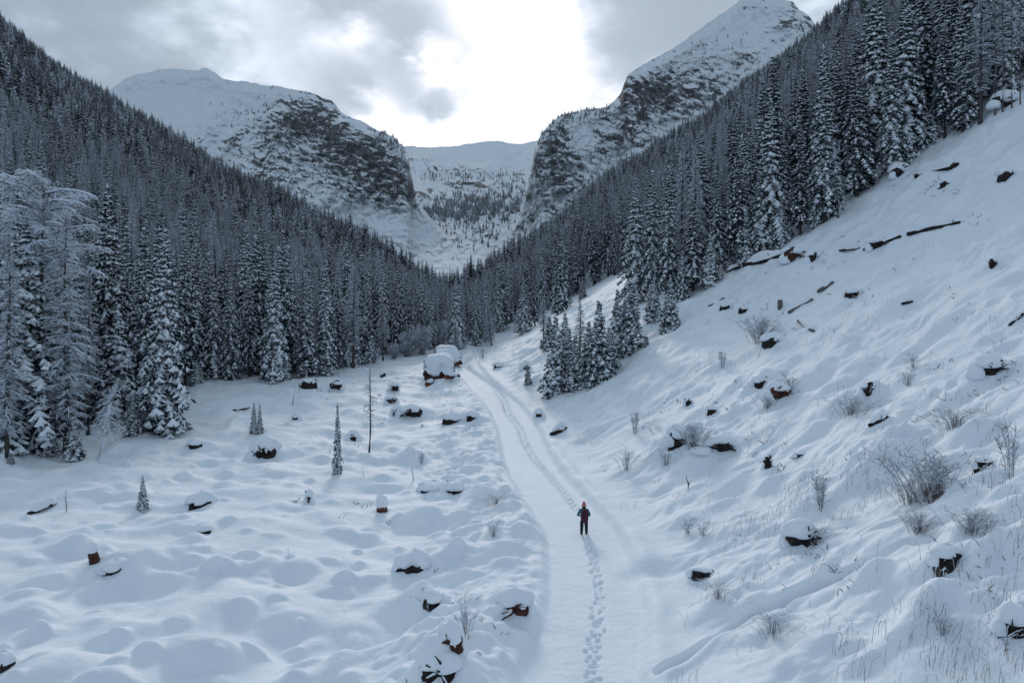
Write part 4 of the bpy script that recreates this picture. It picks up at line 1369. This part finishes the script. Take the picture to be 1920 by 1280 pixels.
def make_log(i, s):
    px0, py0, px1, py1, th, tone, cap, label = s
    a = hit(px0, py0)
    b = hit(px1, py1)
    if (b - a).length > 9 and i not in (4, 5, 6, 7):
        b = a + (b - a) * (9 / (b - a).length)
    m = a.y / FPX
    rad = th * m * .42
    c = (a + b) / 2
    e = empty('fallen_log', c)
    r = random.Random(800 + i)
    A, B = a - c, b - c
    lift = Vector((0, 0, rad * .30))
    mb = MB()
    pts = [A + (B - A) * t + lift + Vector((r.uniform(-.06, .06), r.uniform(-.06, .06), r.uniform(-.06, .06))) for t in (0, .25, .5, .75, 1)]
    mb.tube(pts, [rad, rad * .97, rad * .93, rad * .9, rad * .85], 10)
    tr = child('trunk', mb.mesh('log_trunk', M[TONE[tone]], True), e)
    for k in range(2 if tone != 'grey' else 0):
        sb = MB(); q = A + (B - A) * r.uniform(.2, .9) + lift
        d = Vector((r.uniform(-.4, .4), -r.uniform(.3, .8), r.uniform(.3, .9)))
        sb.tube([q, q + d * rad * 2, q + d * rad * 3.6], [rad * .25, rad * .16, rad * .05], 5)
        child('branch_stub', sb.mesh('branch_stub', M[TONE[tone]], True), e)
    if cap:
        # rounded bolster of snow lying along the trunk
        cb = MB(); H = cap * m; N = 12
        vs = []; fs = []; K = 8
        d = (B - A).normalized(); sd = d.cross(Vector((0, 0, 1))).normalized()
        for q in range(N):
            t = q / (N - 1)
            f = math.sin(math.pi * min(max(t, .0), 1)) ** .35 if 0 < t < 1 else 0.02
            f *= 1 + .18 * math.sin(t * 9 + i) * r.uniform(.5, 1)
            pc = A + (B - A) * t + lift + Vector((0, rad * .35, rad * .10))
            for k in range(K):
                an = math.pi * k / (K - 1)
                vs.append(pc + sd * math.cos(an) * rad * 1.25 * f + Vector((0, .06, math.sin(an) ** .7 * (H + rad) * f - .02)))
        for q in range(N - 1):
            for k in range(K - 1):
                fs.append((q * K + k, (q + 1) * K + k, (q + 1) * K + k + 1, q * K + k + 1))
        cb.add(vs, fs)
        child('snow_cap', cb.mesh('log_snow', M['cap'], True), e)
    tag(e, label, 'log', 'fallen timber in the snow')


for i, s in enumerate(STUMPS):
    make_stump(i, s)
for i, s in enumerate(ROOTS):
    make_root(i, s)
for i, s in enumerate(LOGS):
    make_log(i, s)


# ------------------------------------------------------------------ log piles by the road
def log_pile(base_px, base_py, rows, length, rad, seed, label, turn, snow_h):
    p = hit(base_px, base_py)
    r = random.Random(seed)
    e = empty('log_pile', p)
    e.rotation_euler = (0, 0, turn)
    top = 0
    shapes = []
    for v in range(3):
        mb = MB()
        n = 12
        mb.tube([(-length / 2, 0, 0), (-length * .15, r.uniform(-.03, .03), .02), (length * .2, 0, -.01), (length / 2, 0, 0)], [1.0 * rad, .97 * rad, .93 * rad, .88 * rad], n, False)
        k0 = 0; kn = 3 * n
        mb.mat = 1
        mb.f.append(tuple(range(k0 + n - 1, k0 - 1, -1))); mb.m.append(1)
        mb.f.append(tuple(range(kn, kn + n))); mb.m.append(1)
        shapes.append(mb.mesh('log', [M['pilewood'], M['cutwood']], False))
    prof = []
    for row, cnt in enumerate(rows):
        for k in range(cnt):
            y = (k - (cnt - 1) / 2) * rad * 2.02
            z = rad * .7 + row * rad * 1.76
            lg = child('log', r.choice(shapes), e)
            lg.location = (r.uniform(-.28, .28), y + r.uniform(-.05, .05), z)
            s = r.uniform(.86, 1.06)
            lg.scale = (1, s, s)
            lg.rotation_euler = (r.uniform(0, 6), 0, r.uniform(-.015, .015))
            if r.random() < .35:        # snow caught on the log end
                c = MB()
                lump(c, (r.choice((-1, 1)) * (length / 2 + .02), 0, rad * .3), .14, rad * .8, rad * .7, seed + k + row * 17, 7, 9, .6)
                so = child('end_snow', c.mesh('end_snow', M['cap'], True), lg)
                so.rotation_euler = (-lg.rotation_euler[0], 0, 0)
        prof.append((cnt, rad * .7 + row * rad * 1.76 + rad))
    # thick blanket of snow over the stack, sagging down the near face
    W = rows[0] * rad * 2.02 / 2
    ztop = prof[-1][1]
    wt = rows[-1] * rad * 1.01 + .1
    nx, ny = 34, 40
    X, Tt = np.meshgrid(np.linspace(-1, 1, nx), np.linspace(0, 1, ny))
    # profile across the stack: near foot -> top -> far foot
    ys = np.interp(Tt, [0, .22, .42, .5, .62, .8, 1], [-W * .93, -(W + wt) * .47, -wt * .9, 0, wt * .9, (W + wt) * .5, W * 1.0])
    zs = np.interp(Tt, [0, .22, .42, .5, .62, .8, 1], [ztop * .16, ztop * .60, ztop * .96, ztop * 1.0, ztop * .98, ztop * .55, ztop * .1])
    ed = (1 - np.abs(X) ** 4)
    th = snow_h * (.35 + .65 * sstep(0, .35, Tt)) * np.clip(ed, 0, 1) ** .5 * (1 + .22 * fbm(X * 1.6, Tt * 8, 3, seed))
    lowcut = (.10 + .45 * fbm(X * 1.7, X * 0 + 5, 3, seed + 3)) * (1 - sstep(0, .32, Tt)) * W
    zs = zs + np.clip(lowcut, 0, None) * .8 - ztop * .16 * np.abs(X) ** 6 * sstep(.1, .4, Tt)
    P = np.stack((X * (length / 2 + .12) * (1 - .03 * np.abs(Tt - .5)), ys - .35 * th * (Tt < .45) + lowcut, zs + th - .08 * (1 - ed)), -1)
    me = bpy.data.meshes.new('snow_blanket')
    # thin closed sheet: upper surface and an underside
    P2 = P.copy(); P2[..., 2] = zs - .08; P2[..., 1] = ys * .97; P2[..., 0] *= .985
    n = nx * ny
    idx = np.arange(n).reshape(ny, nx)
    f1 = np.stack((idx[:-1, :-1], idx[:-1, 1:], idx[1:, 1:], idx[1:, :-1]), -1).reshape(-1, 4)
    faces = f1.tolist() + (f1[:, ::-1] + n).tolist()
    rim = list(idx[0, :]) + list(idx[1:, -1]) + list(idx[-1, -2::-1]) + list(idx[-2:0:-1, 0])
    for q in range(len(rim)):
        a, b = int(rim[q]), int(rim[(q + 1) % len(rim)])
        faces.append([b, a, a + n, b + n])
    me.from_pydata(np.concatenate((P.reshape(-1, 3), P2.reshape(-1, 3))).tolist(), [], faces)
    me.materials.append(M['cap'])
    me.polygons.foreach_set('use_smooth', np.ones(len(me.polygons), bool))
    child('snow_blanket', me, e)
    tag(e, label, 'log pile', 'log piles by the road')
    return e


log_pile(824, 708, [10, 9, 7, 6, 5], 4.5, .31, 3, 'nearest log pile under a huge snow blanket left of the road', R(5), 1.1)
log_pile(840, 682, [9, 8, 6, 4], 4.6, .27, 9, 'rear log pile with red log ends facing the road', R(12), .8)
log_pile(837, 671, [9, 8, 6, 4], 4.4, .27, 14, 'farthest snow-topped log pile close to the frosted bushes', R(10), .7)
# a few logs slipped to the foot of the near pile
for (px, py, ang, label) in ((806, 722, 1.35, 'loose log with brown cut end at the foot of the nearest pile'), (848, 709, .9, 'loose snowy log at the road side of the nearest pile')):
    p = hit(px, py)
    e = empty('loose_log', p + Vector((0, 0, .25)))
    mb = MB(); mb.tube([(-1.4, 0, 0), (0, .03, 0), (1.4, 0, 0)], [.34, .33, .32], 12, True)
    t = child('trunk', mb.mesh('loose_trunk', M['brownwood']), e)
    cf = MB(); cf.tube([(-1.41, 0, 0), (-1.425, 0, 0)], [.33, .33], 12); child('cut_face', cf.mesh('cut_face', M['cutwood']), t)
    c = child('snow_cap', cap_mesh(1.3, .38, .5, px, .1, 3), e); c.location = (.12, 0, .2)
    e.rotation_euler = (0, 0, ang)
    tag(e, label, 'log', 'loose logs by the piles')


# ------------------------------------------------------------------ shrubs
def shrub_meshes(seed, n, H, spread, sub=4, arch=.5, thick=.012):
    """many forking stems rising from a wide base"""
    r = random.Random(seed)
    st, fr = MB(), MB()

    def ribbon(mb, a, b, w):
        d = (b - a); s = d.cross(Vector((r.uniform(-1, 1), r.uniform(-1, 1), .3)))
        s = s.normalized() * w if s.length > 1e-6 else Vector((w, 0, 0))
        mb.add([a - s, a + s, b + s * .45, b - s * .45], [(0, 1, 2, 3)])
    for k in range(n):
        a = r.uniform(0, 6.283); o = abs(r.gauss(0, .55)) * spread
        d = Vector((math.cos(a), math.sin(a), 0)); L = H * r.uniform(.45, 1.05)
        p0 = d * o * r.uniform(.3, .8)
        kink = Vector((r.uniform(-.08, .08), r.uniform(-.08, .08), 0)) * L
        ph = [p0 + Vector((0, 0, -.1)), p0 + d * o * .25 + kink + Vector((0, 0, L * .42)), p0 + d * (o * .6 + arch * .2 * L) + Vector((0, 0, L * .78)), p0 + d * (o * .9 + arch * .6 * L) + Vector((0, 0, L * (1.02 - arch * .4)))]
        st.tube(ph, [thick, thick * .8, thick * .55, thick * .25], 3, False)
        sd = Vector((-d.y, d.x, 0))
        for q in range(1, 3):
            w = thick * 1.9
            up = Vector((0, 0, thick * 1.0))
            fr.add([ph[q] + sd * w + up, ph[q] - sd * w + up, ph[q + 1] - sd * w * .6 + up, ph[q + 1] + sd * w * .6 + up], [(0, 1, 2, 3)])
        for j in range(sub):
            i0 = r.choice((0, 1, 1, 2, 2)); b = ph[i0] + (ph[i0 + 1] - ph[i0]) * r.uniform(.3, 1)
            dv = Vector((r.uniform(-1, 1), r.uniform(-1, 1), r.uniform(.0, 1.1))).normalized() * L * r.uniform(.10, .26)
            e = b + dv
            mbx = fr if r.random() < .6 else st
            ribbon(mbx, b, e, thick * .7)
            for q in range(2):
                c = b + dv * r.uniform(.4, .9)
                ribbon(fr if r.random() < .7 else st, c, c + (dv * .5 + Vector((r.uniform(-1, 1), r.uniform(-1, 1), r.uniform(-.2, .8))) * dv.length * .5), thick * .55)
    return st.mesh('stems', M['twig']), fr.mesh('frost', M['frost'])


SHRUB = [shrub_meshes(1, 70, 1.0, .75, 12, .25, .007), shrub_meshes(2, 40, 1.0, .6, 8, .8, .006), shrub_meshes(3, 7, 1.0, .30, 34, .15, .010), shrub_meshes(4, 15, 1.0, .42, 14, .3, .007), shrub_meshes(5, 70, 1.0, .40, 26, .25, .009)]


def shrub(v, px, py, hpx, wide, label, group='bare frosted shrubs', name='bare_shrub'):
    p = hit(px, py)
    H = hpx / FPX * p.y
    e = empty(name, p)
    e.scale = (H * wide, H * wide, H)
    e.rotation_euler = (0, 0, random.uniform(0, 6.28))
    s = child('stems', SHRUB[v][0], e)
    child('frost', SHRUB[v][1], s)
    tag(e, label, 'shrub', group)


for a in ((0, 1752, 935, 88, 1.25, 'large dense frosted shrub on the right slope'), (1, 1708, 942, 46, 1.5, 'arching frosted grass-like shrub at the foot of the large shrub'),
          (2, 1538, 950, 70, 1.0, 'thin many-branched frosted sapling above the root tangle'), (0, 1724, 997, 40, 1.1, 'small dense shrub below the large frosted shrub'),
          (0, 1826, 998, 46, 1.3, 'rounded dense shrub near the right end of the track'), (3, 1768, 1190, 50, 1.3, 'dark-stemmed shrub among bent grass at the lower right'),
          (1, 1450, 1186, 48, 1.3, 'low snowy shrub below the snow track'), (3, 872, 1188, 70, .9, 'leafless bush behind the foreground root plate'),
          (1, 1345, 1120, 36, 1.2, 'small snow-bent bush right of the walking person'), (3, 1175, 880, 40, 1.3, 'bare shrub on the bank above the road'),
          (3, 1248, 872, 34, 1.2, 'bare shrub on the bank, second from the road'), (0, 1300, 838, 44, 1.1, 'frosted shrub between hooded stump and black root mass'),
          (3, 1480, 735, 40, 1.2, 'frosted twiggy shrub leaning on the brown root mass'), (0, 1428, 640, 48, 1.0, 'frosted shrub left of the snowy mound on the slope'),
          (1, 1598, 775, 40, 1.6, 'flattened frosted shrub left of the narrow root mass'), (3, 1712, 690, 30, 1.3, 'small bare shrub in the upper right slope'),
          (3, 1702, 722, 34, 1.2, 'small bare shrub above the flattened frosted one'), (1, 1790, 800, 44, 1.6, 'frosted tuft-like shrub below the dark root plate'),
          (2, 1190, 812, 48, .7, 'thin frosted seedling on the bank near the road'), (2, 1355, 690, 36, .8, 'thin frosted seedling in the mid slope'),
          (1, 930, 945, 22, 1.6, 'low twig tuft left of the road'), (3, 925, 1005, 30, 1.2, 'thin twig bush left of the road beside the person'),
          (3, 1290, 1000, 34, 1.2, 'bare twiggy shrub at the right road bank, lower one'), (3, 1318, 1004, 30, 1.3, 'bare twiggy shrub at the right road bank, upper one'),
          (2, 790, 868, 22, 1.0, 'tiny bare seedling left of the road in mid distance'), (2, 1895, 895, 120, .5, 'tall thin bare sapling at the right picture edge'),
          (3, 1440, 765, 32, 1.3, 'frosted twigs below the brown root mass'), (1, 1530, 1015, 36, 1.2, 'frosted twigs growing through the lower root tangle')):
    shrub(*a)
for a in ((4, 792, 664, 48, .75, 'white frosted bush left of the nearest log pile'), (4, 764, 668, 40, .8, 'bluish frosted bush second left of the log piles'), (4, 826, 652, 46, .7, 'pale frosted bush behind the rear log pile'),
          (4, 740, 672, 26, .9, 'low frosted bush by the rusty short larch'), (4, 700, 680, 24, .9, 'low frosted bush at the wood edge near the rusty larch'), (3, 905, 672, 30, 1.0, 'frosted roadside bush at the bend')):
    shrub(*a, 'frosted bushes near the log piles', 'frosted_bush')


# saplings, sticks and dead trees
for (k, px, b, t, wd, lab) in (('young_spruce0', 476, 810, 752, .62, 'twin-topped little spruce in the clearing, left stem'), ('young_spruce2', 487, 812, 755, .55, 'twin-topped little spruce in the clearing, right stem'),
                               ('young_spruce2', 633, 888, 752, .42, 'tall thin columnar snowy sapling in mid clearing'), ('young_spruce1', 268, 955, 886, .55, 'lone small spruce sapling in the lower left clearing'),
                               ('sapling0', 990, 720, 682, 1.2, 'small snowy spruce between the road and the young cluster'), ('sapling1', 1015, 654, 635, 1.2, 'tiny spruce on the bank above the road bend')):
    set_tree(k, px, b, t, lab, 'small lone saplings', wd)

reg('bare_sapling', larch_builders(71, 9, 1.2, .25, 60, 10, .15, .45, False, .012), 9, LAR_M)
reg('dead_tree', larch_builders(72, 10, 2.6, .35, 60, 40, .6, .75, False, .03, .022), 10, (M['frost'], M['twig'], M['frost']))
reg('dead_spruce', larch_builders(73, 12, 2.2, .25, 42, 24, .4, .7, False, .022), 12, (M['greywood'], M['twig'], M['frost']))


def dead(key, px, b, t, lab, wide, tilt):
    p = hit(px, b); H = (b - t) / FPX * p.y
    e = tree(key, p - Vector((0, 0, .15)), H, lab, 'dead and leafless trees', 0.4, 'tree', wide, tilt)
    e.name = 'dead_tree'


dead('bare_sapling', 692, 848, 640, 'tall thin leafless sapling standing alone in the clearing', .7, (0, R(1.5)))
dead('dead_tree', 182, 866, 712, 'white snow-plastered bent trunk leaning at the left wood edge', 1.0, (0, R(13)))
dead('dead_spruce', 1572, 408, 262, 'bare pale dead tree leaning left at the slope edge', 1.0, (0, R(-6)))
dead('bare_sapling', 124, 960, 914, 'tiny frosted leafless sapling near the dark fallen log', 1.4, (0, 0))
for (x0, y0, x1_, y1_, rpx, lab) in ((776, 900, 768, 846, 3.2, 'snow-crusted leaning pole left of the road'), (548, 760, 553, 725, 1.2, 'thin dark stick in the far clearing'), (541, 1045, 540, 1028, 2.0, 'short snowy stick in the lower clearing'),
                                     (1122 - 440, 892, 1122 - 442, 876, 1.0, 'short stick by the columnar sapling')):
    p = hit(x0, y0); m = p.y / FPX
    mb = MB(); q = Vector(((x1_ - x0) * m, 0, (y0 - y1_) * m))
    mb.tube([(0, 0, -.3), q * .5, q], [rpx * m * .55, rpx * m * .5, rpx * m * .4], 7)
    o = empty('wooden_pole', p)
    child('shaft', mb.mesh('pole', M['frost'] if rpx > 1.8 else M['deadwood']), o)
    c = MB(); c.tube([q * .2 + Vector((0, -.012, .02)), q * .7 + Vector((0, -.012, .02)), q + Vector((0, 0, .05))], [rpx * m * .3, rpx * m * .45, rpx * m * .42], 6)
    child('snow_crust', c.mesh('snow_crust', M['cap'], True), o)
    tag(o, lab, 'pole', 'poles in the snow')


# dry grass and twigs poking through the snow: uncountable
def dry_grass():
    r = random.Random(77)
    mb = MB(); fr = MB()

    def blade(p, L, lean, w):
        a = r.uniform(0, 6.283) if r.random() < .35 else r.gauss(.4, .5)
        d = Vector((math.cos(a), math.sin(a) * .5, 0)); sd = Vector((0.7, -.7, 0)) * w
        q = [p + Vector((0, 0, -.05)), p + d * L * lean * .25 + Vector((0, 0, L * .55)), p + d * L * lean * .8 + Vector((0, 0, L * (.9 - .25 * lean))), p + d * L * lean * 1.25 + Vector((0, 0, L * (.88 - .55 * lean)))]
        tgt = mb if r.random() < .5 else fr
        tgt.add([q[0] - sd, q[0] + sd, q[1] + sd * .9, q[1] - sd * .9, q[2] + sd * .7, q[2] - sd * .7, q[3]], [(0, 1, 2, 3), (3, 2, 4, 5), (5, 4, 6)])
        if r.random() < .6:
            up = Vector((0, 0, w * 1.4))
            fr.add([q[1] - sd * 2.0 + up, q[1] + sd * 2.0 + up, q[2] + sd * 2.4 + up, q[2] - sd * 2.4 + up, q[3] + up], [(0, 1, 2, 3), (3, 2, 4)])
    spots = []
    for k in range(170):
        px = r.uniform(1270, 1925); py = r.uniform(880, 1290)
        if r.random() < ((px - 1200) / 720) * (.35 + .65 * (py - 850) / 420):
            spots.append((px, py, r.uniform(.35, .9), r.randint(3, 11), .35))
    for k in range(110):
        px = r.uniform(1080, 1920); py = r.uniform(560, 960)
        spots.append((px, py, r.uniform(.3, .8), r.randint(3, 9), .3))
    for (px, py, n) in ((1640, 890, 30), (1470, 960, 40), (1410, 985, 40), (1500, 915, 30), (1820, 1150, 30), (1740, 1225, 26), (1800, 1060, 26), (1880, 1210, 26), (1560, 1090, 10), (1420, 1090, 14), (1690, 900, 24), (1600, 750, 20), (1390, 840, 18), (1300, 700, 14), (1650, 840, 20), (1870, 900, 18), (1380, 560, 14), (1730, 470, 14), (1550, 630, 12), (930, 950, 12), (860, 1010, 8)):
        spots.append((px, py, .75, n, .7))
    for k in range(40):
        spots.append((r.uniform(60, 900), r.uniform(740, 1200), .35, r.randint(1, 4), .25))
    for (px, py, L, n, sp) in spots:
        p0 = hit(px, py)
        if abs(p0.x - float(road_x(p0.y))) < 3.0 or p0.y > 115:
            continue
        for q in range(n):
            x = p0.x + r.gauss(0, sp); y = p0.y + r.gauss(0, sp)
            blade(Vector((x, y, ground_z(x, y))), L * r.uniform(.5, 1.2), r.uniform(.1, 1.0), .0045 * (1 + p0.y / 60))
    j = MB(); j.add(mb.v, mb.f); j.mat = 1; j.add(fr.v, fr.f)
    o = bpy.data.objects.new('dry_grass', j.mesh('dry_grass', [M['straw'], M['frost']]))
    COL.objects.link(o)
    tag(o, 'dry snow-dusted grass stems poking through the snow', 'grass', None, 'stuff')


dry_grass()


def brushwood():
    r = random.Random(99)
    mb = MB(); sn = MB()
    anchors = [(a[0], a[1]) for a in ROOTS + STUMPS if a[0] > 560] + [(r.uniform(1100, 1900), r.uniform(280, 1100)) for _ in range(26)]
    for k in range(330):
        ax, ay = r.choice(anchors)
        f = .35 + .65 * max(0, ay - 300) / 900
        px, py = ax + r.gauss(0, 48) * f, ay + r.gauss(0, 20) * f
        p = hit(px, py)
        if p.y > 112 or abs(p.x - float(road_x(p.y))) < 3.2:
            continue
        sc = .11 + .0022 * p.y
        for q in range(r.randint(1, 5)):
            b = p + Vector((r.gauss(0, .25) * sc * 3, r.gauss(0, .25) * sc * 3, 0)); b.z = ground_z(b.x, b.y) - .03
            d = Vector((r.uniform(-1, 1), r.uniform(-.6, .6), r.uniform(.1, .8))).normalized() * sc * r.uniform(.5, 2.0)
            t = sc * r.uniform(.05, .13)
            m_ = b + d * .5 + Vector((0, 0, r.uniform(0, .3) * sc))
            mb.tube([b, m_, b + d], [t, t * .8, t * .3], 4)
            if r.random() < .5:
                up = Vector((0, .3 * t, t * .9))
                sn.tube([b + up, m_ + up, b + d * .9 + up], [t * .6, t * .9, t * .3], 4)
    j = MB(); j.add(mb.v, mb.f); j.mat = 1; j.add(sn.v, sn.f)
    o = bpy.data.objects.new('brushwood_debris', j.mesh('brushwood_debris', [M['twig'], M['cap']]))
    COL.objects.link(o)
    tag(o, 'scattered bits of dark brushwood poking through the snow', 'debris', None, 'stuff')


brushwood()


# ------------------------------------------------------------------ the walker
def skin(name, verts, edges, rads, mat, parent, sub=2, root=0):
    me = bpy.data.meshes.new(name)
    me.from_pydata([Vector(v) for v in verts], edges, [])
    o = bpy.data.objects.new(name, me)
    COL.objects.link(o)
    o.parent = parent
    md = o.modifiers.new('skin', 'SKIN')
    for i, rr in enumerate(rads):
        sv = me.skin_vertices[0].data[i]
        sv.radius = rr if isinstance(rr, tuple) else (rr, rr)
        sv.use_root = (i == root)
    md.use_smooth_shade = True
    sd = o.modifiers.new('sub', 'SUBSURF'); sd.levels = sd.render_levels = sub
    me.materials.append(mat)
    return o


def walker():
    p = hit(1095, 1001)
    e = empty('person', p - Vector((0, 0, .05)))
    e.scale = (1.14, 1.12, 1.02)
    e.rotation_euler = (0, 0, R(-4))
    H = 1.0
    skinm = principled('skin', (0.50, 0.30, 0.23), .55)[0]
    teal = mottled('teal_jacket', (0.02, 0.14, 0.18), (0.035, 0.19, 0.235), 14, .7, .004, 30)
    dark = mottled('dark_trousers', (0.012, 0.015, 0.022), (0.022, 0.026, 0.036), 14, .8, .004, 30)
    wine = mottled('wine_red_backpack', (0.045, 0.010, 0.022), (0.07, 0.018, 0.035), 12, .7, .004, 26)
    salmon = mottled('salmon_knit_hat', (0.42, 0.15, 0.13), (0.52, 0.21, 0.18), 40, .95, .006, 80)
    boot = mottled('black_boots', (0.008, 0.008, 0.010), (0.018, 0.017, 0.018), 12, .6)
    # body: one continuous figure; faces +Y (away from the camera)
    V_ = [(0, 0, .95), (0, .01, 1.15), (0, 0, 1.38), (0, 0, 1.50), (0, .015, 1.60), (0, .02, 1.70),
          (.10, 0, .90), (.115, .02, .50), (.125, -.02, .10), (.13, .08, .05), (.135, .17, .03),
          (-.10, 0, .90), (-.11, .0, .50), (-.125, -.06, .10), (-.13, .04, .05), (-.135, .13, .03),
          (.19, 0, 1.40), (.27, -.03, 1.14), (.22, .17, 1.02), (.17, .24, 1.02),
          (-.19, 0, 1.40), (-.29, -.03, 1.14), (-.25, .17, 1.02), (-.19, .25, 1.03)]
    E_ = [(0, 1), (1, 2), (2, 3), (3, 4), (4, 5), (0, 6), (6, 7), (7, 8), (8, 9), (9, 10), (0, 11), (11, 12), (12, 13), (13, 14), (14, 15), (2, 16), (16, 17), (17, 18), (18, 19), (2, 20), (20, 21), (21, 22), (22, 23)]
    r_ = [(.15, .11), (.14, .10), (.15, .10), .055, .076, .066, .085, .058, .045, .042, .03, .085, .058, .045, .042, .03, .06, .045, .036, .036, .06, .045, .036, .036]
    body = skin('body', V_, E_, r_, skinm, e)
    # face details
    fb = MB()
    lump(fb, (0, .105, 1.615), .016, .024, .026, 1, 6, 8, 1)          # nose
    for s in (-1, 1):
        lump(fb, (s * .095, .02, 1.62), .014, .03, .036, 2, 6, 8, 1)  # ears
    child('face_features', fb.mesh('face_features', skinm, True), body)
    ey = MB()
    for s in (-1, 1):
        lump(ey, (s * .034, .092, 1.645), .012, .010, .009, 3, 6, 8, 1)
    child('eyes', ey.mesh('eyes', boot, True), body)
    mo = MB(); lump(mo, (0, .09, 1.572), .026, .012, .008, 4, 6, 8, 1)
    child('mouth', mo.mesh('mouth', salmon, True), body)
    # gloved hands holding a phone-sized thing are hidden in front; five fingers each
    for s in (-1, 1):
        hv = [(s * .18, .24, 1.02), (s * .14, .30, 1.02)]; he = [(0, 1)]; hr = [.038, .04]
        for q in range(4):
            b = len(hv)
            off = (q - 1.5) * .020
            hv += [(s * .125, .325, 1.02 + off), (s * (.095 - .006 * abs(q - 1)), .345, 1.015 + off), (s * (.07 - .004 * abs(q - 1)), .335, 1.01 + off)]
            he += [(1, b), (b, b + 1), (b + 1, b + 2)]; hr += [.010, .009, .008]
        b = len(hv)
        hv += [(s * .145, .285, 1.065), (s * .12, .31, 1.085)]; he += [(0, b), (b, b + 1)]; hr += [.012, .010]
        child_o = skin('glove', hv, he, hr, boot, e, 1)
    # trousers
    tv = [(0, 0, .98), (0, 0, .90), (.10, 0, .84), (.115, .02, .50), (.125, -.01, .12), (-.10, 0, .84), (-.11, 0, .50), (-.125, -.05, .12)]
    skin('trousers', tv, [(0, 1), (1, 2), (2, 3), (3, 4), (1, 5), (5, 6), (6, 7)], [(.18, .14), (.185, .15), .12, .092, .078, .12, .092, .078], dark, e)
    for s, dy in ((1, .0), (-1, -.04)):
        bv = [(s * .125, dy - .01, .20), (s * .125, dy - .015, .07), (s * .128, dy + .08, .05), (s * .132, dy + .17, .045)]
        skin('boot', bv, [(0, 1), (1, 2), (2, 3)], [.072, .068, .058, .045], boot, e, 1)
    # jacket with sleeves, hem and collar
    jv = [(0, 0, .88), (0, 0, 1.02), (0, .01, 1.20), (0, 0, 1.37), (0, .005, 1.49), (.18, 0, 1.40), (.275, -.04, 1.15), (.23, .15, 1.03), (-.18, 0, 1.40), (-.30, -.04, 1.15), (-.26, .15, 1.03)]
    skin('jacket', jv, [(0, 1), (1, 2), (2, 3), (3, 4), (3, 5), (5, 6), (6, 7), (3, 8), (8, 9), (9, 10)], [(.20, .16), (.195, .155), (.185, .145), (.17, .125), .075, .088, .076, .058, .088, .076, .058], teal, e, 2, 3)
    # backpack
    bp = MB(); lump(bp, (.03, -.22, 1.10), .185, .13, .33, 5, 12, 16, .95, .05, 3.6)
    bo = child('backpack', bp.mesh('backpack', wine, True), e)
    lid = MB(); lump(lid, (.03, -.22, 1.41), .165, .12, .075, 6, 8, 14, .6, .05, 3)
    child('top_lid', lid.mesh('top_lid', wine, True), bo)
    pk = MB(); lump(pk, (.03, -.335, 1.00), .12, .05, .14, 7, 8, 12, .95, .04, 3.4)
    child('front_pocket', pk.mesh('front_pocket', wine, True), bo)
    for s in (-1, 1):
        sp = MB(); sp.tube([(.03 + s * .11, -.12, 1.42), (.01 + s * .125, .0, 1.505), (s * .13, .13, 1.36), (s * .14, .12, 1.15), (.02 + s * .15, -.1, .98)], [.022] * 5, 5)
        child('shoulder_strap', sp.mesh('shoulder_strap', dark, True), bo)
    # hair below a pointed knit hat
    hr_ = MB(); lump(hr_, (0, -.03, 1.575), .092, .085, .10, 8, 9, 12, 1, .06)
    child('hair', hr_.mesh('hair', principled('dark_hair', (.015, .011, .010), .6)[0], True), e)
    ht = MB()
    zs = [1.60, 1.66, 1.73, 1.80, 1.86, 1.89]; rs = [.104, .107, .100, .082, .055, .02]
    ht.tube([(0, .01, z) for z in zs], rs, 16)
    h_o = child('hat', ht.mesh('hat', salmon, True), e)
    cf = MB(); cf.tube([(0, .01, 1.612), (0, .01, 1.668)], [.110, .111], 16)
    child('cuff', cf.mesh('cuff', salmon, True), h_o)
    tag(e, 'person seen from behind in salmon hat, teal jacket and wine-red backpack', 'person')


walker()


# ------------------------------------------------------------------ air between here and the mountains
def haze():
    bm = bmesh.new()
    x0, x1_, y0, y1_, z0, z1_ = -3200, 3200, -300, 4300, -60, 1560
    vs = [bm.verts.new(c) for c in ((x0, y0, z0), (x1_, y0, z0), (x1_, y1_, z0), (x0, y1_, z0), (x0, y0, z1_), (x1_, y0, z1_), (x1_, y1_, z1_), (x0, y1_, z1_))]
    for f in ((3, 2, 1, 0), (4, 5, 6, 7), (0, 1, 5, 4), (1, 2, 6, 5), (2, 3, 7, 6), (3, 0, 4, 7)):
        bm.faces.new([vs[i] for i in f])
    me = bpy.data.meshes.new('haze'); bm.to_mesh(me); bm.free()
    o = bpy.data.objects.new('haze', me)
    COL.objects.link(o)
    m = bpy.data.materials.new('cold_air'); m.use_nodes = True
    t = NT(m.node_tree)
    out = t.n('ShaderNodeOutputMaterial'); v = t.n('ShaderNodeVolumePrincipled')
    v.inputs['Color'].default_value = (0.80, 0.90, 1.0, 1)
    v.inputs['Density'].default_value = HAZE
    v.inputs['Anisotropy'].default_value = 0.0
    t.l(v.outputs[0], out.inputs['Volume'])
    me.materials.append(m)
    o['kind'] = 'stuff'
    o['label'] = 'thin cold haze lying in the valley air'


HAZE = 0.00004
haze()
